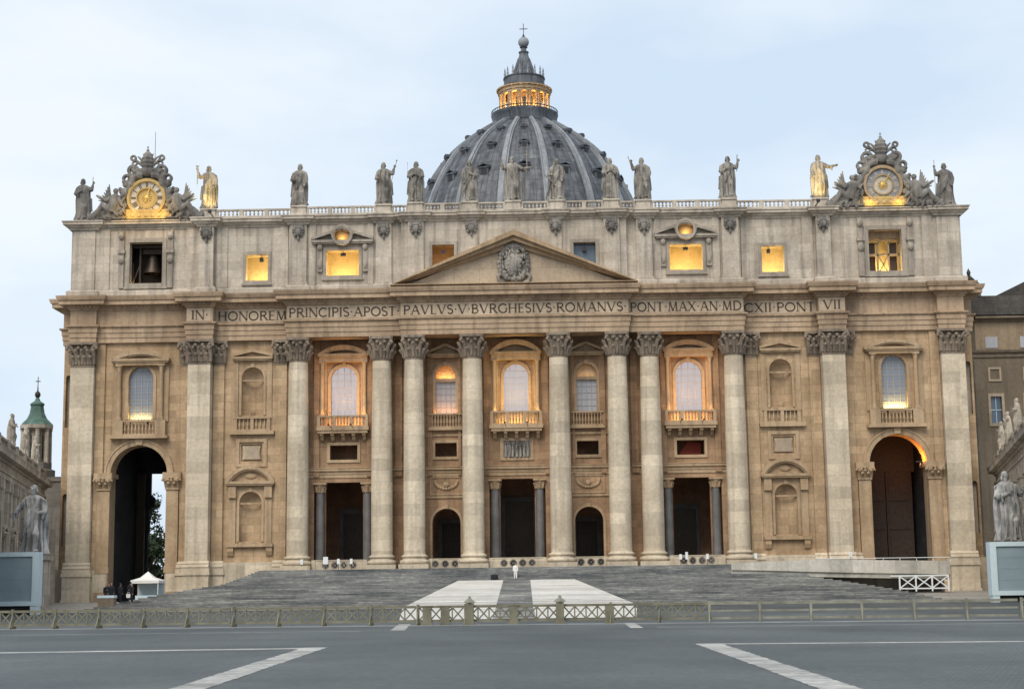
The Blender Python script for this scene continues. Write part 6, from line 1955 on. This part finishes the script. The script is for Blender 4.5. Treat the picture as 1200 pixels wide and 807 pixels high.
# tent
zt_ = stair_z(-22)
tn = thing('canopy_tent',(-38.7,-20.0,1.0),'small white peaked canopy tent at the left foot of the facade','tent')
m = MB()
for a in SGN:
    for b_ in SGN: m.bar((a*1.4,b_*1.4,0),(a*1.4,b_*1.4,2.25),0.07)
m.build('pole','white',tn)
m = MB()
e = 1.5
o = [(-e,-e,2.2),(e,-e,2.2),(e,e,2.2),(-e,e,2.2)]
m.add(o+[(x,y,2.5) for x,y,_ in o]+[(x*0.45,y*0.45,2.8) for x,y,_ in o]+[(0,0,3.45)],[(0,1,5,4),(1,2,6,5),(2,3,7,6),(3,0,4,7),(4,5,9,8),(5,6,10,9),(6,7,11,10),(7,4,8,11),(8,9,12),(9,10,12),(10,11,12),(11,8,12)])
m.build('canopy_cloth','tent',tn)
m = MB(); m.box(-1.35,1.35,1.35,1.39,0.1,2.2); m.build('side_panel','screen_frame',tn)
m = MB(); m.box(-1.0,1.35,-1.3,-1.25,0.0,0.95); m.build('counter','screen_frame',tn)

# small white notice stands before the doors
for x,y,lab in ((-25.2,-1.9,'white notice stand left of the left portal, before the leftmost giant column'),(-22.4,-2.0,'larger white notice board at the left granite column'),(-20.9,-2.0,'slim white notice stand in the middle of the left portal'),(-19.4,-2.0,'slim white notice stand right of the middle in the left portal'),
    (18.9,-2.0,'low white notice stand in the left half of the right portal'),(19.6,-2.0,'tall white notice stand in the middle of the right portal'),(22.0,-2.0,'white notice stand in the right half of the right portal'),(27.6,-1.9,'white notice stand right of the rightmost giant column'),(38.6,0.0-1.6,'white notice stand before the pilaster right of the lower niche')):
    t = thing('notice_stand',(x,y,4.6),lab,'notice stand','white notice stands before the doors')
    m = MB(); m.box(-0.25,0.25,-0.2,0.2,0,0.06); m.box(-0.03,0.03,-0.03,0.03,0.06,0.75); m.build('stand','iron',t)
    m = MB(); wv = 0.28 if 'larger' in lab else 0.15; hv = 0.85 if 'tall' in lab or 'larger' in lab else 0.6
    m.box(-wv,wv,-0.06,-0.031,0.7,0.7+hv); m.build('notice_board','white',t)

# ------------------------------------------------------------------ wings leading from the facade towards the square
def wing(s):
    label = 'low travertine wing with pilasters, %s of the church facade' % ('left' if s < 0 else 'right')
    p0 = Vector((s*57.5,4.0)); p1 = Vector((s*39.0,-84.0))
    wg = thing('wing_building',(0,0,0),label,'building','wings flanking the stairs')
    d = (p1-p0); Ln = d.length; d.normalize()
    nrm = Vector((-d.y,d.x)); 
    if nrm.x*s > 0: nrm = -nrm      # towards the square
    path = [p1,p0] if s < 0 else [p0,p1]
    # right of travel must be towards the square
    pth = [(v.x,v.y) for v in path]
    dd = (path[1]-path[0]).normalized(); rr = Vector((dd.y,-dd.x))
    if rr.dot(nrm) < 0: pth = pth[::-1]
    zt = 13.3
    m = MB()
    q0 = p0-nrm*12; q1 = p1-nrm*12
    m.prism_z([(p0.x,p0.y),(p1.x,p1.y),(q1.x,q1.y),(q0.x,q0.y)] if s>0 else [(p0.x,p0.y),(q0.x,q0.y),(q1.x,q1.y),(p1.x,p1.y)],0.0,zt)
    ob = m.build('wall','wing' if s < 0 else 'wing',wg); fix_normals(ob)
    m = MB()
    m.sweep(pth,[(0,13.2),(0.15,13.3),(0.15,13.75),(0.28,13.8),(0.28,14.0),(0.05,14.05),(0.05,14.75),(0.25,14.8),(0.3,15.0),(0.9,15.1),(0.95,15.5),(1.05,15.7),(0,15.75),(-11,15.8)])
    m.sweep(pth,[(0,0.0),(0.35,0.0),(0.35,1.9),(0.2,2.1),(0,2.1)])
    ob = m.build('cornice','wing',wg)
    n = 13
    pm = MB(); wmm = MB(); fm = MB()
    for k in range(n):
        c = p0+d*(Ln*(k+0.35)/n)
        for off in (-1.1,1.1):
            cc = c+d*off
            a = cc-d*0.55; b_ = cc+d*0.55; a2 = a+nrm*0.3; b2 = b_+nrm*0.3
            pp = MB()
            pp.prism_z([(a.x,a.y),(b_.x,b_.y),(b2.x,b2.y),(a2.x,a2.y)],2.1,12.1)
            e0 = a-d*0.12; e1 = b_+d*0.12; f1 = e1+nrm*0.45; f0 = e0+nrm*0.45
            pp.prism_z([(e0.x,e0.y),(e1.x,e1.y),(f1.x,f1.y),(f0.x,f0.y)],12.1,13.18)
            pp.prism_z([(e0.x,e0.y),(e1.x,e1.y),(f1.x,f1.y),(f0.x,f0.y)],2.1,2.7)
            o = pp.build('pilaster','wing',wg); fix_normals(o)
        c2 = p0+d*(Ln*(k+0.85)/n)
        win = pivot('window',wg,(c2.x,c2.y,0),math.atan2(nrm.y,nrm.x)+PI/2)
        wm_ = MB(); rect_frame(wm_,0,0.95,4.2,7.6,0.0,0.35,0.2); tri_pediment(wm_,0,1.6,8.2,8.9,-0.5,0.02); wm_.build('frame','wing',win)
        wm_ = MB(); wm_.box(-0.95,0.95,-0.02,0.01,4.2,7.6); wm_.build('pane','dark_glass',win)
    m = MB()
    off = 0.3
    pb = [(v[0],v[1]) for v in pth]
    m.sweep(pb,[(-0.6,15.8),(0.1,15.8),(0.1,16.1),(-0.6,16.1)]); m.sweep(pb,[(-0.6,17.0),(0.1,17.0),(0.1,17.2),(-0.6,17.2),(-0.6,17.0)])
    for k in range(60):
        c = p0+d*(Ln*(k+0.5)/60)-nrm*0.25
        if k % 5 == 0: m.box(c.x-0.45,c.x+0.45,c.y-0.45,c.y+0.45,15.8,17.25)
        else:
            for jj in (-0.4,0.0,0.4):
                e = c+d*jj; m.lathe(e.x,e.y,[(0.12,16.1),(0.16,16.4),(0.08,16.8),(0.12,17.0)],6,False)
    m.build('parapet','wing',wg)
    return p0,d,Ln,nrm
WG = {s: wing(s) for s in SGN}
lab_w = {-1:['robed statue on the left wing parapet nearest the church','stooping statue second from the church on the left wing parapet','statue third from the church on the left wing parapet'],
          1:['robed statue on the right wing parapet nearest the church','statue with arms spread, second from the church on the right wing parapet','third statue from the church on the right wing parapet']}
for s in SGN:
    p0,d,Ln,nrm = WG[s]
    for i,tt in enumerate((0.10,0.22,0.36)):
        c = p0+d*(Ln*tt)-nrm*0.3
        arms = ((A_CHEST_L,A_DOWN_R),(A_OUT_L,A_UP_R),(A_BOOK_L,A_CHEST_R))[i]
        statue('wing_statue',lab_w[s][i],(c.x,c.y,17.2),3.3,60+i+(5 if s>0 else 0),arms,[],'wing',math.atan2(nrm.y,nrm.x)+PI/2,0.05,'statues on the wing parapets')

# green-capped turret behind the left wing
tu = thing('lantern_turret',(-67.0,30,0),'stone lantern turret with green copper cap behind the left wing','turret')
tu.scale = (0.84,0.84,1.0)
m = MB(); m.box(-9,9,-4,10,1.2,17.5); m.box(-9.3,9.3,-4.3,10.3,17.5,18.1); m.lathe(0,0,[(3.3,18.0),(3.3,19.2),(2.7,19.4),(2.7,20.3)],8); m.build('base_block','wing_dark',tu)
m = MB()
for k in range(8):
    a = R(22.5+45*k); c,q = math.cos(a),math.sin(a)
    m.lathe(2.15*c,2.15*q,[(0.42,20.2),(0.36,24.6),(0.5,24.9)],8)
m.lathe(0,0,[(1.7,20.2),(1.7,25)],8); m.lathe(0,0,[(2.3,24.8),(2.75,25.0),(2.75,25.5),(2.2,25.6)],8)
m.build('lantern_stage','wing',tu)
for k in range(8):
    a = R(45*k)
    m = MB(); r = 1.72*math.cos(PI/8)+0.02
    pol = arch_poly(0,20.8,24.2,0.4,6); c,q = math.cos(a),math.sin(a)
    m.add([(r*c-x*q,r*q+x*c,z) for x,z in pol],[tuple(range(len(pol)))]); m.build('opening','iron',tu)
m = MB(); m.lathe(0,0,[(2.75,25.5),(2.5,25.75),(1.7,26.4),(1.25,27.2),(1.05,28.2),(1.2,28.3),(1.2,28.5),(0.5,28.9),(0.25,29.4)],8); m.build('cap','copper',tu)
m = MB(); m.ell((0,0,29.8),(0.48,0.48,0.48),12,8); m.lathe(0,0,[(0.14,30.2),(0.07,31.0)],6); m.box(-0.05,0.05,-0.05,0.05,31,32.3); m.box(-0.4,0.4,-0.05,0.05,31.6,31.72); m.build('finial','bronze',tu)

# palace behind the right wing
pa = thing('palace_building',(0,0,0),'tall brown palace block with dark roof behind the right wing','building')
m = MB(); m.plate(rect_poly(58.6,100,1,31.9),[rect_poly(61.85,63.3,22.8,26.3),rect_poly(66.4,67.85,22.8,26.3),rect_poly(71,72.4,22.8,26.3)],20,0.35); m.box(58.6,100,20.5,45,1,31.8); m.build('wall','palace',pa)
m = MB(); m.box(60.5,100,20.6,45,32.5,36.6); m.build('upper_wall','palace_tan',pa)
m = MB(); m.sweep([(58.4,20),(100,20)],[(0,31.4),(0.2,31.5),(0.2,31.9),(0.5,32.1),(0.6,32.4),(0,32.5),(-1,32.52)]); m.sweep([(60.4,20.6),(100,20.6)],[(0,36.2),(0.3,36.5),(0.9,36.7),(0.9,36.95),(0,37.1)]); m.build('cornice','palace',pa)
m = MB(); m.prism_x([(19.6,37.1),(45,37.1),(45,39.7),(19.9,39.7)],58.4,100); m.prism([(62.3,39.5),(100,39.5),(100,46),(76,46)],26.5,44); m.build('roof','roof',pa)
for k,x in enumerate((62.57,67.12,71.7)):
    win = pivot('window',pa)
    m = MB(); 
    for a,b_,c,d_ in ((x-1.05,x+1.05,26.3,26.7),(x-1.05,x+1.05,22.4,22.8),(x-1.05,x-0.72,22.8,26.3),(x+0.72,x+1.05,22.8,26.3)): m.box(a,b_,19.85,20.02,c,d_)
    m.build('frame','frieze',win)
    m = MB(); m.add([(x-0.72,20.3,22.8),(x+0.72,20.3,22.8),(x+0.72,20.3,26.3),(x-0.72,20.3,26.3)],[(0,1,2,3)]); m.build('pane','blue_glass',win)
    m = MB(); m.box(x-0.04,x+0.04,20.2,20.29,22.8,26.3); m.box(x-0.72,x+0.72,20.2,20.29,24.5,24.6); m.build('sash','screen_frame',win)
    tb = pivot('blind_window',pa)
    m = MB()
    for a,b_,c,d_ in ((x-0.85,x+0.85,29.9,30.15),(x-0.85,x+0.85,28.3,28.55),(x-0.85,x-0.6,28.55,29.9),(x+0.6,x+0.85,28.55,29.9)): m.box(a,b_,19.85,20.02,c,d_)
    m.build('frame','frieze',tb)
    up_ = pivot('upper_window',pa)
    m = MB(); m.box(x-0.8,x+0.8,20.5,20.58,32.8,34.3); m.build('pane','curtain_glass',up_)
m = MB(); m.box(58.2,59.3,19.0,20.2,1,31.3); m.tube([(59.8,19.7,2),(59.8,19.7,31)],0.14,8); m.build('corner_strip','wing_dark',pa)
ur = thing('roof_finial',(60.1,20.6,39.7),'dark carved stone finial on the palace roof beside the right end of the facade','finial')
m = MB(); m.box(-1.3,1.3,-0.8,0.8,0,0.6); m.build('finial_base','weathered',ur)
m = MB(); m.lathe(0,0,[(0.6,0.6),(0.9,1.3),(0.5,2.0),(0.75,2.3),(0.2,2.9),(0.28,3.3),(0,3.9)],12)
for s in SGN: m.ell((s*0.95,0,1.4),(0.5,0.4,0.7),8,6)
m.build('urn','bronze',ur,50)

# ------------------------------------------------------------------ trees seen through the left arch
def tree(loc,H,R_,seed,label,mat='leaf',cb=0.25):
    t = thing('tree',loc,label,'tree','trees beyond the left arch')
    rnd = random.Random(seed)
    m = MB(); m.tube([(0,0,0),(0.1,0,H*0.3),(0.0,0.1,H*0.65)],[0.42,0.32,0.14],9)
    for k in range(6):
        a = rnd.uniform(0,2*PI); z0 = H*rnd.uniform(0.25,0.5)
        m.tube([(0,0,z0),(R_*0.35*math.cos(a),R_*0.35*math.sin(a),z0+H*0.12),(R_*0.7*math.cos(a),R_*0.7*math.sin(a),z0+H*0.25)],[0.16,0.1,0.04],6)
    m.build('trunk','bark',t,40)
    m = MB()
    for c in range(26):
        zc = H*(cb+(1-cb)*rnd.random()); fr = 1-abs((zc/H-cb)/(1-cb)-0.4)*1.1
        a = rnd.uniform(0,2*PI); rr = R_*max(0.15,fr)*math.sqrt(rnd.random())*0.9
        cc = Vector((rr*math.cos(a),rr*math.sin(a),zc)); cr_ = R_*rnd.uniform(0.25,0.42)
        for k in range(110):
            v = Vector((rnd.gauss(0,1),rnd.gauss(0,1),rnd.gauss(0,1))).normalized()*cr_*rnd.uniform(0.55,1.0)
            p = cc+v; u = Vector((rnd.gauss(0,1),rnd.gauss(0,1),rnd.gauss(0,1))).normalized(); w_ = u.cross(v).normalized() if u.cross(v).length > 1e-3 else Vector((1,0,0))
            sz = rnd.uniform(0.14,0.3)
            m.add([p-u*sz-w_*sz*0.5,p+u*sz-w_*sz*0.3,p+u*sz*0.8+w_*sz*0.6,p-u*sz*0.8+w_*sz*0.5],[(0,1,2,3)])
    m.build('crown',mat,t)
tree((-58.2,60,1.25),15.5,3.4,91,'tall dark evergreen tree seen through the left arch')
tree((-55.2,48,1.25),8.5,2.4,92,'shorter dark tree in front of the tall one beyond the left arch','leaf')
tree((-63,72,1.25),13.0,3.6,93,'mid green tree furthest behind the left arch','leaf2')
gw = thing('garden_wall',(-58,42,1.25),'low pale garden wall beyond the left arch','wall')
m = MB(); m.box(-12,9,-0.3,0.3,0,2.6); m.box(-12.1,9.1,-0.4,0.4,2.601,2.85); m.build('masonry','wing',gw)
